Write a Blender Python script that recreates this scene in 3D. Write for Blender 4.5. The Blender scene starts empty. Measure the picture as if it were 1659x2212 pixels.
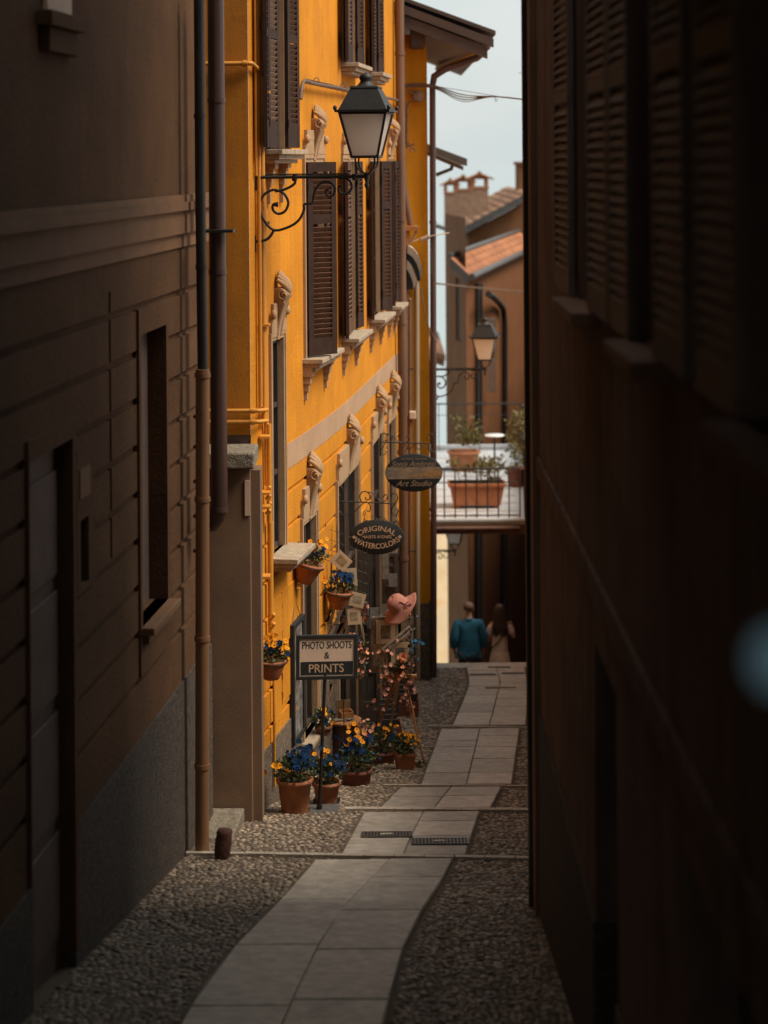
ROLLSIGN=1.; EXPO=0.; SUN_E=42.; SUN_A=18.; SUN_P=4.5; SUN_ANG=20.; SKY_S=.10; SKYV=5.; ROWTOP=1.5; W0=768
ROLLSIGN=-1.; SHADE_Y=8.8; SKYV=6.3; ROWTOP=-2.6; EXPO=.25; SUN_P=5.; SUN_ANG=25.; SUN_E=46.
SUN_P=4.4; ROWTOP=-2.1
SUN_P=4.3; ROWTOP=-3.9; SKYV=6.6
SUN_P=4.3; ROWTOP=-3.0; SKYV=6.8;SUN_ANG=28
SUN_E=51;SUN_P=4.6
SUN_P=4.1; EXPO=.2
SUN_P=4.0; SHADE_Y=7.8
ROWTOP=-3.5; SUN_E=54.; SUN_P=4.0
import bpy, math, random
import numpy as np
from mathutils import Vector, Matrix
R=math.radians; pi=math.pi
rng=random.Random(7)
col=bpy.context.scene.collection
# ---- picture frame of the survey: u,v in 1659x2212 units, s = units per metre at that distance
FP=4100.; U0=829.5; VH=345.; RO=.0075; CZ=10.
def ray(u,v):
    x=u-U0; y=v-VH
    return x-RO*y, y+RO*x
def P(u,v,s):
    x,y=ray(u,v); return Vector((x/s,FP/s,CZ-y/s))
def PY(u,v,Y): return P(u,v,FP/Y)
# ---- street profile: distance -> drop below the eye
HD=[(-8,2.2),(0,3.4),(11.39,5.186),(18.22,6.27),(24.7,7.41),(29.3,8.036),(30.6,8.19)]
def hd(y):
    if y<=HD[0][0]: return HD[0][1]
    for (a,ha),(b,hb) in zip(HD,HD[1:]):
        if y<=b: return ha+(hb-ha)*(y-a)/(b-a)
    return HD[-1][1]+(y-HD[-1][0])*.52
def gz(y): return CZ-hd(y)
def G(u,v):
    "point of the street seen at u,v"
    x,yy=ray(u,v); lo,hi=6.,30.6
    for i in range(50):
        m=(lo+hi)/2
        if yy*m/FP<hd(m): lo=m
        else: hi=m
    return Vector((x*lo/FP,lo,gz(lo)))
def SG(u,v): return FP/G(u,v).y
# ---- mesh builder
def wloc(o):
    v=Vector((0,0,0))
    while o is not None: v=v+o.location; o=o.parent
    return v
class MB:
    def __init__(s): s.v=[];s.f=[];s.m=[];s.sm=[]
    def add(s,vs,fs,mi=0,smooth=False,M=None):
        b=len(s.v)
        if M is not None: vs=[M@Vector(v) for v in vs]
        s.v.extend([tuple(v) for v in vs])
        for f in fs: s.f.append([b+i for i in f]); s.m.append(mi); s.sm.append(smooth)
        return s
    def box(s,x0,x1,y0,y1,z0,z1,M=None,mi=0,top=None):
        vs=[(x0,y0,z0),(x1,y0,z0),(x1,y1,z0),(x0,y1,z0),(x0,y0,z1),(x1,y0,z1),(x1,y1,z1),(x0,y1,z1)]
        return s.add(vs,[(0,3,2,1),(4,5,6,7),(0,1,5,4),(1,2,6,5),(2,3,7,6),(3,0,4,7)],mi,False,M)
    def hexa(s,lo,hi,mi=0,M=None):
        "lo, hi: four points each"
        return s.add(list(lo)+list(hi),[(0,3,2,1),(4,5,6,7),(0,1,5,4),(1,2,6,5),(2,3,7,6),(3,0,4,7)],mi,False,M)
    def tube(s,pts,r,n=8,M=None,mi=0,flat=1.):
        pts=[Vector(p) for p in pts]; L=len(pts)
        rr=r if isinstance(r,(list,tuple)) else [r]*L
        t0=(pts[1]-pts[0]).normalized()
        up=Vector((0,0,1)) if abs(t0.z)<.9 else Vector((0,1,0))
        nx=t0.cross(up).normalized(); vs=[];fs=[]
        for i in range(L):
            if i==0: t=t0
            elif i==L-1: t=(pts[-1]-pts[-2]).normalized()
            else: t=((pts[i+1]-pts[i]).normalized()+(pts[i]-pts[i-1]).normalized())
            if t.length<1e-6: t=t0
            t.normalize()
            nx=(nx-t*nx.dot(t))
            if nx.length<1e-5: nx=t.orthogonal()
            nx.normalize(); ny=t.cross(nx)
            for k in range(n):
                a=2*pi*k/n
                vs.append(pts[i]+nx*(math.cos(a)*rr[i])+ny*(math.sin(a)*rr[i]*flat))
        for i in range(L-1):
            for k in range(n):
                k2=(k+1)%n
                fs.append((i*n+k,i*n+k2,(i+1)*n+k2,(i+1)*n+k))
        s.add(vs,fs,mi,True,M)
        s.add([vs[k] for k in range(n)],[tuple(reversed(range(n)))],mi,False,M)
        s.add([vs[(L-1)*n+k] for k in range(n)],[tuple(range(n))],mi,False,M)
        return s
    def lathe(s,prof,n=24,M=None,mi=0,sx=1.,sy=1.,a0=0.,a1=2*pi,smooth=True):
        vs=[];fs=[];L=len(prof); full=abs(a1-a0-2*pi)<1e-6; m=n if full else n+1
        for (r,z) in prof:
            for k in range(m):
                a=a0+(a1-a0)*k/n; vs.append((r*math.cos(a)*sx,r*math.sin(a)*sy,z))
        for i in range(L-1):
            for k in range(n):
                k2=(k+1)%m
                fs.append((i*m+k,i*m+k2,(i+1)*m+k2,(i+1)*m+k))
        return s.add(vs,fs,mi,smooth,M)
    def ball(s,c,r,n=8,mi=0,sx=1,sy=1,sz=1,M=None):
        prof=[(max(1e-4,math.sin(pi*i/n)),-math.cos(pi*i/n)) for i in range(n+1)]
        T=Matrix.Translation(Vector(c))@Matrix.Diagonal((r*sx,r*sy,r*sz,1))
        if M is not None: T=M@T
        return s.lathe(prof,max(6,int(n*1.5)),T,mi)
    def build(s,name,mats,parent=None,loc=None,bevel=0,hide=False):
        me=bpy.data.meshes.new(name)
        o=bpy.data.objects.new(name,me); col.objects.link(o)
        if parent is not None: o.parent=parent; off=wloc(parent)
        else:
            if loc is None:
                xs=[v[0] for v in s.v]; ys=[v[1] for v in s.v]; zs=[v[2] for v in s.v]
                loc=((min(xs)+max(xs))/2,(min(ys)+max(ys))/2,min(zs))
            o.location=loc; off=Vector(loc)
        me.from_pydata([(v[0]-off.x,v[1]-off.y,v[2]-off.z) for v in s.v],[],s.f)
        if not isinstance(mats,(list,tuple)): mats=[mats]
        for m in mats: me.materials.append(m)
        me.polygons.foreach_set('material_index',s.m); me.polygons.foreach_set('use_smooth',s.sm)
        me.update()
        if bevel:
            b=o.modifiers.new('bevel','BEVEL'); b.width=bevel; b.segments=2; b.limit_method='ANGLE'; b.angle_limit=R(50)
        return o
def tag(o,label=None,cat=None,group=None,kind=None):
    if label: o['label']=label
    if cat: o['category']=cat
    if group: o['group']=group
    if kind: o['kind']=kind
    return o
def empty(name,loc,label=None,cat=None,group=None):
    o=bpy.data.objects.new(name,None); col.objects.link(o); o.location=loc; o.empty_display_size=.1
    return tag(o,label,cat,group)
def CF(loc,yaw=0.,tilt=0.):
    "frame facing the viewer: x right, y away, z up"
    return Matrix.Translation(Vector(loc))@Matrix.Rotation(yaw,4,'Z')@Matrix.Rotation(tilt,4,'Y')
def T3(x,y,z): return Matrix.Translation((x,y,z))
# ---- lettering
def text_flat(txt,size,xs=1.,sp=1.,shear=0.):
    cu=bpy.data.curves.new('lettering','FONT'); cu.body=txt; cu.size=size; cu.align_x='CENTER'; cu.align_y='CENTER'
    cu.space_character=sp; cu.shear=shear; cu.resolution_u=4
    ob=bpy.data.objects.new('lettering',cu); col.objects.link(ob)
    dg=bpy.context.evaluated_depsgraph_get(); dg.update()
    me=bpy.data.meshes.new_from_object(ob.evaluated_get(dg))
    vs=[(v.co.x*xs,v.co.y) for v in me.vertices]; fs=[tuple(p.vertices) for p in me.polygons]
    bpy.data.objects.remove(ob); bpy.data.curves.remove(cu); bpy.data.meshes.remove(me)
    return vs,fs
def text_on(mb,txt,size,M,xs=1.,sp=1.,shear=0.,arc=None,mi=0,bold=0.):
    "arc=(rx,rz,sign): bends along an ellipse; text plane is x,z at y=0 facing -y"
    vs,fs=text_flat(txt,size,xs,sp,shear)
    out=[]
    for x,z in vs:
        if arc:
            r,sg=arc; a=x/r
            out.append((math.sin(a)*(r+sg*z),0,sg*(math.cos(a)*(r+sg*z)-r)))
        else: out.append((x,0,z))
    mb.add(out,fs,mi,False,M)
    if bold:
        for dx in (-bold,bold): mb.add([(x+dx,y-.0004*(1+(dx>0)),z) for x,y,z in out],fs,mi,False,M)
# ---- procedural materials
def nt(name):
    m=bpy.data.materials.new(name); m.use_nodes=True; t=m.node_tree; b=t.nodes['Principled BSDF']
    return m,t,b
def mat(name,c,rough=.7,var=.25,scale=6.,bump=0.,bscale=None,metal=0.,c2=None,spec=.5,stain=None,sscale=1.2,det=6.,stretch=None,streak=None):
    m,t,b=nt(name); N=t.nodes; L=t.links
    co=N.new('ShaderNodeTexCoord'); src=co.outputs['Object']
    ge=N.new('ShaderNodeNewGeometry'); src=ge.outputs['Position']
    if stretch:
        mp=N.new('ShaderNodeMapping'); mp.inputs['Scale'].default_value=stretch; L.new(src,mp.inputs['Vector']); src=mp.outputs[0]
    no=N.new('ShaderNodeTexNoise'); no.inputs['Scale'].default_value=scale; no.inputs['Detail'].default_value=det; no.inputs['Roughness'].default_value=.62
    L.new(src,no.inputs['Vector'])
    r=N.new('ShaderNodeValToRGB'); r.color_ramp.elements[0].position=.3; r.color_ramp.elements[1].position=.7
    a=tuple(max(0,x*(1-var)) for x in c); bb=c2 if c2 else tuple(min(1,x*(1+var)) for x in c)
    r.color_ramp.elements[0].color=(*a,1); r.color_ramp.elements[1].color=(*bb,1)
    L.new(no.outputs['Fac'],r.inputs['Fac']); out=r.outputs['Color']
    if stain:
        n2=N.new('ShaderNodeTexNoise'); n2.inputs['Scale'].default_value=sscale; n2.inputs['Detail'].default_value=8; n2.inputs['Roughness'].default_value=.7
        L.new(src,n2.inputs['Vector'])
        r2=N.new('ShaderNodeValToRGB'); r2.color_ramp.elements[0].position=.52; r2.color_ramp.elements[1].position=.72
        r2.color_ramp.elements[0].color=(0,0,0,1); r2.color_ramp.elements[1].color=(.75,.75,.75,1)
        L.new(n2.outputs['Fac'],r2.inputs['Fac'])
        mx=N.new('ShaderNodeMix'); mx.data_type='RGBA'; L.new(r2.outputs['Color'],mx.inputs[0]); L.new(out,mx.inputs[6]); mx.inputs[7].default_value=(*stain,1); out=mx.outputs[2]
    if streak:
        mp2=N.new('ShaderNodeMapping'); mp2.inputs['Scale'].default_value=(5,5,.35); L.new(ge.outputs['Position'],mp2.inputs['Vector'])
        n4=N.new('ShaderNodeTexNoise'); n4.inputs['Scale'].default_value=1.4; n4.inputs['Detail'].default_value=7; n4.inputs['Roughness'].default_value=.65; L.new(mp2.outputs[0],n4.inputs['Vector'])
        r4=N.new('ShaderNodeValToRGB'); r4.color_ramp.elements[0].position=.45; r4.color_ramp.elements[1].position=.8; r4.color_ramp.elements[0].color=(0,0,0,1); r4.color_ramp.elements[1].color=(.8,.8,.8,1)
        L.new(n4.outputs['Fac'],r4.inputs['Fac']); m4=N.new('ShaderNodeMix'); m4.data_type='RGBA'; L.new(r4.outputs['Color'],m4.inputs[0]); L.new(out,m4.inputs[6]); m4.inputs[7].default_value=(*streak,1); out=m4.outputs[2]
        n5=N.new('ShaderNodeTexVoronoi'); n5.feature='DISTANCE_TO_EDGE'; n5.inputs['Scale'].default_value=.55; n6=N.new('ShaderNodeTexNoise'); n6.inputs['Scale'].default_value=2.5; n6.inputs['Detail'].default_value=5; va=N.new('ShaderNodeVectorMath'); va.operation='ADD'
        L.new(ge.outputs['Position'],n6.inputs['Vector']); L.new(ge.outputs['Position'],va.inputs[0]); L.new(n6.outputs['Color'],va.inputs[1]); L.new(va.outputs[0],n5.inputs['Vector'])
        r5=N.new('ShaderNodeValToRGB'); r5.color_ramp.elements[0].position=.0; r5.color_ramp.elements[1].position=.010; r5.color_ramp.elements[0].color=(.22,.22,.22,1); r5.color_ramp.elements[1].color=(0,0,0,1)
        L.new(n5.outputs['Distance'],r5.inputs['Fac']); m5=N.new('ShaderNodeMix'); m5.data_type='RGBA'; L.new(r5.outputs['Color'],m5.inputs[0]); L.new(out,m5.inputs[6]); m5.inputs[7].default_value=(streak[0]*.4,streak[1]*.4,streak[2]*.4,1); out=m5.outputs[2]
    L.new(out,b.inputs['Base Color'])
    b.inputs['Roughness'].default_value=rough; b.inputs['Metallic'].default_value=metal; b.inputs['Specular IOR Level'].default_value=spec
    if bump:
        n3=N.new('ShaderNodeTexNoise'); n3.inputs['Scale'].default_value=bscale or scale*5; n3.inputs['Detail'].default_value=6
        L.new(src,n3.inputs['Vector'])
        bp=N.new('ShaderNodeBump'); bp.inputs['Strength'].default_value=bump; bp.inputs['Distance'].default_value=.02
        L.new(n3.outputs['Fac'],bp.inputs['Height']); L.new(bp.outputs[0],b.inputs['Normal'])
    return m
def glass_mat(name,c,rough=.08):
    m,t,b=nt(name); b.inputs['Base Color'].default_value=(*c,1); b.inputs['Roughness'].default_value=rough; b.inputs['Specular IOR Level'].default_value=.8
    return m
Mt={}
Mt['yellow']=mat('ochre_render',(.60,.235,.019),.9,.17,1.1,.35,38,stain=(.52,.18,.02),sscale=.9,spec=.12,streak=(.46,.17,.03))
Mt['yellow2']=mat('ochre_render_fresh',(.66,.275,.018),.9,.08,1.3,.3,40,spec=.12,streak=(.52,.2,.02))
Mt['yellow_side']=mat('ochre_render_darker',(.50,.19,.020),.85,.10,1.1,.12,60,stain=(.36,.13,.03),sscale=1.6,spec=.12,streak=(.3,.12,.04))  # slightly darker ochre for the near end wall
Mt['band']=mat('grey_painted_band',(.42,.26,.15),.85,.12,2.5,.3,40,stain=(.34,.20,.11))
Mt['trim']=mat('worn_stone_trim',(.40,.25,.14),.85,.2,5,.2,60,stain=(.26,.16,.09),sscale=5,spec=.2)
Mt['sill']=mat('grey_stone_sill',(.38,.29,.20),.75,.25,12,.4,70,stain=(.2,.15,.11),sscale=8)
Mt['plinth']=mat('rough_plinth_render',(.15,.11,.075),.9,.55,22,1.,60,det=9)
Mt['pilaster']=mat('beige_plaster',(.20,.115,.065),.85,.14,2,.12,60,stain=(.13,.08,.05))
Mt['capstone']=mat('weathered_capstone',(.22,.18,.13),.85,.45,14,.8,50)
Mt['shutter']=mat('brown_shutter_paint',(.036,.018,.012),.7,.25,8,.1,60,spec=.2)
Mt['shutter_old']=mat('sun_bleached_shutter_paint',(.20,.115,.07),.65,.25,8,.1,60)
Mt['shutter_mid']=mat('worn_brown_slats',(.105,.052,.030),.7,.3,14,.1,60,spec=.2)
Mt['dark_glass']=glass_mat('dark_window_glass',(.02,.018,.016),.12)
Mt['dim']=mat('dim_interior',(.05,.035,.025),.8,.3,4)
Mt['door_dark']=mat('dark_door_wood',(.055,.036,.026),.55,.3,4,.1,40)
Mt['iron']=mat('black_wrought_iron',(.022,.020,.019),.5,.3,20,.15,80,metal=.3)
Mt['iron_thin']=mat('dark_grey_wire',(.05,.045,.04),.45,.2,20,metal=.6)
Mt['pipe_brown']=mat('brown_downpipe',(.15,.075,.042),.45,.22,3,.05,30,stretch=(1,1,.3))
Mt['pipe_plum']=mat('plum_brown_downpipe',(.085,.045,.036),.42,.22,3,.05,30,stretch=(1,1,.3))
Mt['pipe_black']=mat('black_pipe',(.02,.018,.017),.45,.3,3)
Mt['pipe_tan']=mat('tan_downpipe',(.24,.12,.055),.5,.25,3,.05,30,stretch=(1,1,.3))
Mt['pipe_yellow']=mat('ochre_painted_pipe',(.60,.25,.03),.5,.12,3)
Mt['pipe_grey']=mat('grey_beige_pipe',(.36,.26,.17),.5,.15,3,stretch=(1,1,.3))
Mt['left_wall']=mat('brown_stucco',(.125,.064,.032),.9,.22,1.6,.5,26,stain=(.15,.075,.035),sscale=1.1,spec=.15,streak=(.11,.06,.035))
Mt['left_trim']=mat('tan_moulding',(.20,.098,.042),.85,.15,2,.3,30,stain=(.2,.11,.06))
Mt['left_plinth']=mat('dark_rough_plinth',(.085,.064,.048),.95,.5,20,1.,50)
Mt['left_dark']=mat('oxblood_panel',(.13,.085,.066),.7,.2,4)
Mt['right_wall']=mat('umber_stucco',(.25,.16,.125),.9,.25,2,.4,26,stain=(.06,.035,.028),sscale=1,spec=.15,streak=(.05,.03,.022))  # umber base colour with random darker stains and streaks
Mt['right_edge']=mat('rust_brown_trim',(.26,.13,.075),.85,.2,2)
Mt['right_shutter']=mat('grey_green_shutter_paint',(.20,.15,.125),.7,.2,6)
Mt['terra']=mat('terracotta',(.33,.115,.045),.75,.22,7,.25,60,stain=(.42,.22,.13),sscale=6)
Mt['terra_dark']=mat('damp_terracotta',(.19,.06,.035),.75,.25,8,.25,60)
Mt['soil']=mat('soil',(.04,.025,.015),.95,.4,30,.6,60)
Mt['leaf']=mat('green_leaves',(.055,.07,.016),.55,.5,30)
Mt['leaf_olive']=mat('olive_leaves',(.12,.10,.02),.55,.5,30)
Mt['blue']=mat('deep_blue_petals',(.004,.022,.065),.85,.45,40,spec=.12)
Mt['bright_blue']=mat('bright_blue_petals',(.02,.16,.30),.85,.3,40,spec=.12)
Mt['gold']=mat('golden_petals',(.72,.27,.015),.85,.2,40,spec=.12)
Mt['pink']=mat('pink_petals',(.55,.26,.20),.85,.25,40,spec=.12)
Mt['peach']=mat('peach_petals',(.70,.28,.14),.85,.2,40,spec=.12)
Mt['hatpink']=mat('pink_straw',(.40,.16,.115),.8,.12,60,.5,160,stretch=(1,1,6))
Mt['ribbon']=mat('dusty_rose_ribbon',(.36,.12,.11),.6,.15,20)
Mt['granite']=mat('granite_slab',(.52,.45,.37),.42,.28,9,.5,110,stain=(.27,.22,.17),sscale=3.2,det=11)
Mt['joint']=mat('sandy_joint',(.25,.19,.13),.95,.35,30,.8,90)
Mt['curb']=mat('pale_step_stone',(.46,.39,.31),.6,.2,10,.4,60)
Mt['pebble']=mat('river_pebble',(.20,.155,.115),.42,.62,9,.1,90,det=3)
Mt['soilbed']=mat('cobble_bed',(.13,.095,.065),.95,.35,40,.8,90)
Mt['grate']=mat('cast_iron_grate',(.12,.11,.10),.45,.3,20,metal=.4)
Mt['pit']=mat('grate_pit',(.012,.011,.01),.9,.1,5)
Mt['cream']=mat('cream_board',(.66,.47,.34),.7,.08,5)
Mt['cream_text']=mat('cream_paint',(.55,.36,.22),.6,.08,20)
Mt['black_board']=mat('black_painted_board',(.012,.012,.012),.75,.25,10)
Mt['ink']=mat('black_lettering',(.02,.02,.022),.6,.1,10)
Mt['wood']=mat('easel_wood',(.46,.20,.065),.55,.3,4,.15,60,stretch=(6,6,.8))
Mt['wood_dark']=mat('dark_stained_wood',(.10,.045,.026),.6,.3,5,.15,60)
Mt['paper']=mat('print_mount_card',(.55,.40,.25),.7,.12,9)
Mt['sleeve']=glass_mat('plastic_sleeve',(.30,.26,.22),.12)
m_,t_,b_=nt('frosted_lamp_glass'); Mt['lampglass']=m_
b_.inputs['Base Color'].default_value=(.92,.84,.76,1); b_.inputs['Roughness'].default_value=.35
tr=t_.nodes.new('ShaderNodeBsdfTranslucent'); tr.inputs['Color'].default_value=(1,.97,.92,1); ms=t_.nodes.new('ShaderNodeMixShader'); ms.inputs[0].default_value=.5
t_.links.new(b_.outputs[0],ms.inputs[1]); t_.links.new(tr.outputs[0],ms.inputs[2]); t_.links.new(ms.outputs[0],t_.nodes['Material Output'].inputs['Surface'])
Mt['skin']=mat('skin',(.45,.22,.14),.55,.06,20)
Mt['teal']=mat('teal_cotton',(.010,.10,.17),.85,.15,12,.2,60)
Mt['navy']=mat('dark_navy_cloth',(.015,.022,.032),.85,.2,12)
Mt['offwhite']=mat('beige_linen',(.75,.64,.54),.85,.12,12,.3,40)
Mt['hair_dark']=mat('dark_hair',(.045,.026,.016),.6,.3,60)
Mt['hair_grey']=mat('greying_hair',(.12,.07,.05),.8,.3,60)
Mt['roof']=mat('weathered_roof_tile',(.40,.20,.11),.85,.45,3,.3,30,stain=(.2,.13,.09),sscale=3)
Mt['roof_orange']=mat('orange_roof_tile',(.34,.135,.06),.85,.25,4,.3,30)
Mt['eave']=mat('dark_eave_board',(.062,.036,.026),.6,.25,5,stretch=(.5,1,3))
Mt['eave_dark']=mat('grey_metal_flashing',(.07,.065,.062),.45,.25,4)
Mt['chim']=mat('chimney_plaster',(.30,.185,.12),.9,.25,5,.4,30,stain=(.22,.13,.09),sscale=3)
Mt['far_brown']=mat('sienna_stucco',(.165,.066,.026),.9,.16,1.2,.3,10,stain=(.17,.07,.03),sscale=.8,spec=.15,streak=(.13,.06,.03))
Mt['far_beige']=mat('tan_stucco',(.19,.088,.040),.9,.15,1.2,.3,10,stain=(.16,.08,.04),sscale=.8,spec=.15,streak=(.12,.06,.03))
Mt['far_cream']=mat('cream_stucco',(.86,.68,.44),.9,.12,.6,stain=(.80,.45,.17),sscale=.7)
Mt['terrace']=mat('white_terrace_tile',(.50,.52,.54),.5,.1,4)
Mt['tile_joint']=mat('terrace_tile_joint',(.22,.13,.08),.8,.1,5)
Mt['awn_w']=mat('white_awning_cloth',(.62,.50,.38),.8,.08,6)
Mt['cable']=mat('brown_cable',(.13,.075,.045),.6,.3,20)
Mt['pale_blue']=mat('pale_blue_enamel',(.75,.9,.95),.3,.08,5)
Mt['steel']=mat('polished_steel',(.5,.45,.4),.25,.1,20,metal=.9)
Mt['base_grey']=mat('grey_steel_plate',(.16,.155,.145),.4,.2,20,metal=.3)

def island_tone(m,lo,hi):
    t=m.node_tree; N=t.nodes; L=t.links; b=N['Principled BSDF']; old=b.inputs['Base Color'].links[0].from_socket
    g=N.new('ShaderNodeNewGeometry'); mr=N.new('ShaderNodeMapRange'); mr.inputs['To Min'].default_value=lo; mr.inputs['To Max'].default_value=hi
    L.new(g.outputs['Random Per Island'],mr.inputs['Value']); vm=N.new('ShaderNodeVectorMath'); vm.operation='SCALE'; L.new(old,vm.inputs[0]); L.new(mr.outputs[0],vm.inputs['Scale']); L.new(vm.outputs[0],b.inputs['Base Color'])
island_tone(Mt['granite'],.74,1.12); island_tone(Mt['roof_orange'],.7,1.2); island_tone(Mt['roof'],.65,1.25)
Mt['script_paint']=mat('dull_script_paint',(.30,.19,.11),.8,.1,20)
lm_,lt_,lb_=nt('stand_in_lamp_glass'); lb_.inputs['Base Color'].default_value=(.3,.4,.42,1); lb_.inputs['Emission Color'].default_value=(.34,.62,.74,1); lb_.inputs['Emission Strength'].default_value=.11; Mt['pale_blue']=lm_
# ---- walls with relief
class Fac:
    def __init__(s,pts):
        s.p=[Vector((p[0],p[1])) for p in pts]; s.L=[0.]
        for a,b in zip(s.p,s.p[1:]): s.L.append(s.L[-1]+(b-a).length)
        s.nn=[]
        for i in range(len(s.p)):
            t=Vector((0,0))
            if i>0: t+=(s.p[i]-s.p[i-1]).normalized()
            if i<len(s.p)-1: t+=(s.p[i+1]-s.p[i]).normalized()
            t.normalize(); s.nn.append(Vector((t.y,-t.x)))
    def at(s,a):
        i=0
        while i<len(s.L)-2 and a>s.L[i+1]: i+=1
        k=(a-s.L[i])/(s.L[i+1]-s.L[i]); kk=min(1,max(0,k))
        return s.p[i]+(s.p[i+1]-s.p[i])*k, (s.nn[i]*(1-kk)+s.nn[i+1]*kk).normalized()
    def pt(s,a,n,z):
        q,m=s.at(a); q=q+m*n; return Vector((q.x,q.y,z))
    def hit(s,u,v=1106.):
        xr,yr=ray(u,v); best=None; N=800; k=xr/FP
        lo=-1.5; hi=s.L[-1]+1.5; prev=None
        for i in range(N+1):
            a=lo+(hi-lo)*i/N; q,_=s.at(a); d=q.x/(q.y or 1e-6)-k
            if q.y<2.5: prev=None; continue
            if prev is not None and prev*d<=0:
                a0=a-(hi-lo)/N*abs(d)/(abs(d)+abs(prev)+1e-12); q,_=s.at(a0)
                return a0, CZ-yr*q.y/FP
            prev=d
        raise ValueError('no hit %s'%u)
    def a(s,u,v=1106.): return s.hit(u,v)[0]
    def M(s,a,z,n=0.):
        "frame on the wall: x towards the viewer end, y outwards, z up"
        q,m=s.at(a); q=q+m*n; t=Vector((m.y,-m.x))  # toward decreasing a?
        tx=Vector((-m.y,m.x))
        # tangent of travel = (-n.y, n.x); x axis is its reverse
        X=Vector((m.y,-m.x,0)); Yv=Vector((m.x,m.y,0)); Z=Vector((0,0,1))
        return Matrix(((X.x,Yv.x,0,q.x),(X.y,Yv.y,0,q.y),(0,0,1,z),(0,0,0,1)))
def relief(F,a0,a1,z0,z1,rects,base=0,mb=None,step=1.2):
    "rects (a0,a1,z0,z1,depth,mat or None=hole)"
    A={round(a0,4),round(a1,4)}; Z={round(z0,4),round(z1,4)}
    for l in F.L:
        if a0<l<a1: A.add(round(l,4))
    for r in rects:
        for x in r[:2]:
            if a0<x<a1: A.add(round(x,4))
        for x in r[2:4]:
            if z0<x<z1: Z.add(round(x,4))
    A=sorted(A); Z=sorted(Z)
    mb=mb or MB(); nA=len(A)-1; nZ=len(Z)-1
    D=[[None]*nZ for _ in range(nA)]
    for i in range(nA):
        ac=(A[i]+A[i+1])/2
        for j in range(nZ):
            zc=(Z[j]+Z[j+1])/2; d=(0.,base)
            for r in rects:
                if r[0]<ac<r[1] and r[2]<zc<r[3]: d=(r[4],r[5])
            D[i][j]=d
    def q(a,n,z): return F.pt(a,n,z)
    for i in range(nA):
        for j in range(nZ):
            d,m=D[i][j]; x0,x1,y0,y1=A[i],A[i+1],Z[j],Z[j+1]
            if m is not None: mb.add([q(x0,d,y0),q(x1,d,y0),q(x1,d,y1),q(x0,d,y1)],[(0,1,2,3)],m)
            if i<nA-1:
                e,m2=D[i+1][j]
                if abs(e-d)>1e-6:
                    mm=m if d>e else m2
                    if mm is None: mm=base
                    mb.add([q(x1,d,y0),q(x1,e,y0),q(x1,e,y1),q(x1,d,y1)],[(0,1,2,3)],mm)
            if j<nZ-1:
                e,m2=D[i][j+1]
                if abs(e-d)>1e-6:
                    mm=m if d>e else m2
                    if mm is None: mm=base
                    mb.add([q(x0,d,y1),q(x1,d,y1),q(x1,e,y1),q(x0,e,y1)],[(0,1,2,3)],mm)
    return mb
# =============== camera, world, light
sc=bpy.context.scene
cam=bpy.data.cameras.new('camera'); co=bpy.data.objects.new('camera',cam); col.objects.link(co); sc.camera=co
co.location=(0,0,CZ); co.rotation_euler=(Matrix.Rotation(R(90),4,'X')@Matrix.Rotation(ROLLSIGN*RO,4,'Z')).to_euler()
cam.sensor_fit='HORIZONTAL'; cam.sensor_width=24.; cam.lens=24.*FP/W0 if False else 24.*FP/1659.
# principal point of the lens sits at (829.5,345) of the 1659x2212 frame
cam.shift_x=0.; cam.shift_y=-(1106.-345.)/1659.
cam.clip_start=.05; cam.clip_end=8000
cam.dof.use_dof=True; cam.dof.focus_distance=19.5; cam.dof.aperture_fstop=1.1; cam.dof.aperture_blades=0
sc.render.resolution_x=768; sc.render.resolution_y=1024
sc.view_settings.view_transform='Standard'; sc.view_settings.look='None'; sc.view_settings.gamma=1.; sc.view_settings.exposure=EXPO
w=bpy.data.worlds.new('World'); sc.world=w; w.use_nodes=True; t=w.node_tree; bg=t.nodes['Background']
E_=R(SUN_E); A_=R(SUN_A)
sd=Vector((math.cos(E_)*math.cos(A_),-math.cos(E_)*math.sin(A_),math.sin(E_)))
sk=t.nodes.new('ShaderNodeTexSky'); sk.sky_type='NISHITA'; sk.sun_disc=False; sk.sun_elevation=E_; sk.sun_rotation=math.atan2(sd.x,sd.y)
sk.dust_density=4.; sk.air_density=1.2; sk.ozone_density=1.
# thin overcast veil: the sky colour mixed with cloud grey, broken by faint clouds
geo=t.nodes.new('ShaderNodeTexCoord'); nz=t.nodes.new('ShaderNodeTexNoise'); nz.inputs['Scale'].default_value=5.; nz.inputs['Detail'].default_value=5.
mp=t.nodes.new('ShaderNodeMapping'); mp.inputs['Scale'].default_value=(1,1,2.5); t.links.new(geo.outputs['Generated'],mp.inputs['Vector']); t.links.new(mp.outputs[0],nz.inputs['Vector'])
rp=t.nodes.new('ShaderNodeValToRGB'); rp.color_ramp.elements[0].position=.3; rp.color_ramp.elements[1].position=.75
rp.color_ramp.elements[0].color=(*[x*SKYV for x in (.86,1.,1.02)],1); rp.color_ramp.elements[1].color=(*[x*SKYV for x in (1.12,1.16,1.12)],1)
t.links.new(nz.outputs['Fac'],rp.inputs['Fac'])
mx=t.nodes.new('ShaderNodeMix'); mx.data_type='RGBA'; mx.inputs[0].default_value=.85
t.links.new(sk.outputs[0],mx.inputs[6]); t.links.new(rp.outputs['Color'],mx.inputs[7]); t.links.new(mx.outputs[2],bg.inputs['Color'])
bg.inputs['Strength'].default_value=SKY_S
sl=bpy.data.lights.new('sun','SUN'); sl.energy=SUN_P; sl.angle=R(SUN_ANG); sl.color=(1.,.90,.76)
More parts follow.
